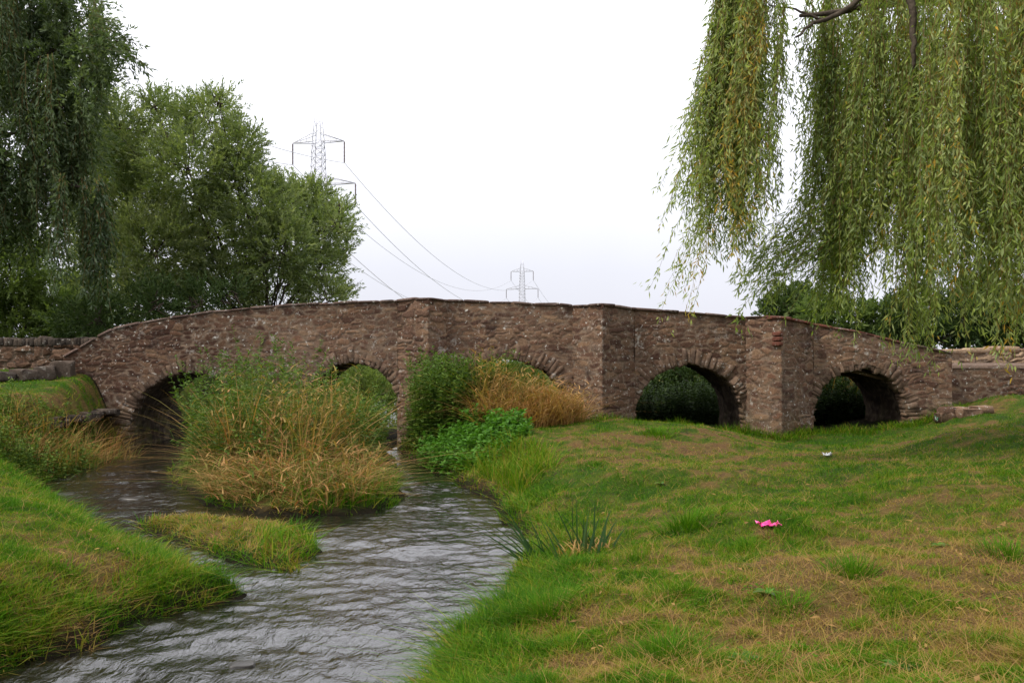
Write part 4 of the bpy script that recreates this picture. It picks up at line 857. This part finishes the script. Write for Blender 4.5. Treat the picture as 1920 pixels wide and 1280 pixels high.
# ------------------------------------------------------------------ pylons and cables
PS = 7.0 / 82 * F                                    # arms are 7 m apart, 82 px in the photo
def member(mb, a, b, r): mb.tube([a, b], r, 4)
def pylon(lb, px, Y, rot, base_z, wires):
    X = (px - CX) / F * Y; root = thing('pylon', lb, 'pylon', (X, Y, base_z), 'pylons of the power line')
    cs, sn = math.cos(rot), math.sin(rot); T = lambda x, y, z: np.array([X + x * cs - y * sn, Y + x * sn + y * cs, z])
    Zt = CAMZ + 39.; lv_ = [(base_z, 3.6), (8, 2.6), (15, 1.75), (22, 1.15), (29, 1.0), (35.6, .82), (37.2, .72)]
    mb = MB(); k = 0
    hs = [base_z]; 
    while hs[-1] < 36.5: hs.append(min(hs[-1] + max(1.1, 1.25 * np.interp(hs[-1], [a for a, _ in lv_], [b for _, b in lv_])), 37.2))
    hw = np.interp(hs, [a for a, _ in lv_], [b for _, b in lv_])
    for z0, z1, w0, w1 in zip(hs[:-1], hs[1:], hw[:-1], hw[1:]):
        cn = [(-1, -1), (1, -1), (1, 1), (-1, 1)]
        for q in range(4):
            a, b = cn[q], cn[(q + 1) % 4]
            member(mb, T(a[0] * w0, a[1] * w0, z0), T(a[0] * w1, a[1] * w1, z1), .07)
            member(mb, T(a[0] * w0, a[1] * w0, z0), T(b[0] * w1, b[1] * w1, z1), .038); member(mb, T(b[0] * w0, b[1] * w0, z0), T(a[0] * w1, a[1] * w1, z1), .038)
            member(mb, T(a[0] * w1, a[1] * w1, z1), T(b[0] * w1, b[1] * w1, z1), .045)
    mb.done('lattice_tower', M['steel'], root)
    mb = MB()
    for sx_, sy_ in ((-1, -1), (1, -1), (1, 1), (-1, 1)): member(mb, T(sx_ * .72, sy_ * .72, 37.2), T(sx_ * .42, sy_ * .42, Zt + .6), .06); 
    for z, w in ((38.2, .60), (39.4, .44)):
        for a, b in (((-1, -1), (1, -1)), ((1, -1), (1, 1)), ((1, 1), (-1, 1)), ((-1, 1), (-1, -1))): member(mb, T(a[0] * w, a[1] * w, z), T(b[0] * w, b[1] * w, z + .9), .04)
    mb.done('earth_peak', M['steel'], root)
    for z, half in ((37.2 - .15, 4.35), (30.3, 6.2), (23.0, 4.9)):
        w = np.interp(z, [a for a, _ in lv_], [b for _, b in lv_])
        for sg in (-1, 1):
            mb = MB(); tip = T(sg * half, 0, z)
            for sy_ in (-1, 1):
                member(mb, T(sg * w, sy_ * w, z), tip, .085); member(mb, T(sg * w, sy_ * w, z + 1.3), tip, .06)
                for f in (.3, .6): member(mb, T(sg * (w + (half - w) * f), sy_ * w * (1 - f), z), T(sg * (w + (half - w) * f), sy_ * w * (1 - f), z + 1.3 * (1 - f)), .035)
            mb.done('cross_arm', M['steel'], root)
            mb = MB(); n_ = 16; rr = np.tile([.07, .17], n_); zz = np.linspace(0, -3.3, 2 * n_); mb.tube(np.column_stack([np.full(2 * n_, tip[0]), np.full(2 * n_, tip[1]), tip[2] - .1 + zz]), rr, 7); mb.done('insulator', M['insul'], root)
            wires.append((sg, z, T(sg * half, 0, z - 3.45)))
    return root
w1, w2 = [], []
YA, YB = 145., 350.
XA, XB = (597 - CX) / F * YA, (979 - CX) / F * YB
rot = -math.atan2(XB - XA, YB - YA)
pylon('large lattice pylon half hidden behind the sallow tree', 597, YA, rot, 1.5, w1)
pylon('small distant lattice pylon over the middle of the parapet', 979, YB, rot, 1.5, w2)
names = {(1, 0): 'uppermost cable, from the right end of the top arm of the large pylon', (-1, 0): 'cable from the left end of the top arm of the large pylon', (1, 1): 'cable from the right end of the second arm of the large pylon', (-1, 1): 'cable from the left end of the second arm of the large pylon', (1, 2): 'cable from the hidden lowest right arm of the large pylon', (-1, 2): 'cable from the hidden lowest left arm of the large pylon'}
step_v = np.array([XB - XA, YB - YA, 0])
for k, ((sg, z, a), (_, _, b)) in enumerate(zip(w1, w2)):
    mb = MB()
    def span(a, b, sag, n=40):
        t = np.linspace(0, 1, n)[:, None]; p = a + (b - a) * t; p[:, 2] -= (sag * 4 * t * (1 - t))[:, 0]; return p
    pts = np.concatenate([span(a - step_v * .62 + (0, 0, -2), a, 5)[:-1], span(a, b, 10.5), span(b, b + step_v * 1.4, 10.5)[1:]])
    mb.tube(pts, .045, 5); o = mb.done('power_cable', M['cable'], None); tag(o, names[(sg, k // 2)], 'cable', 'cables of the power line')
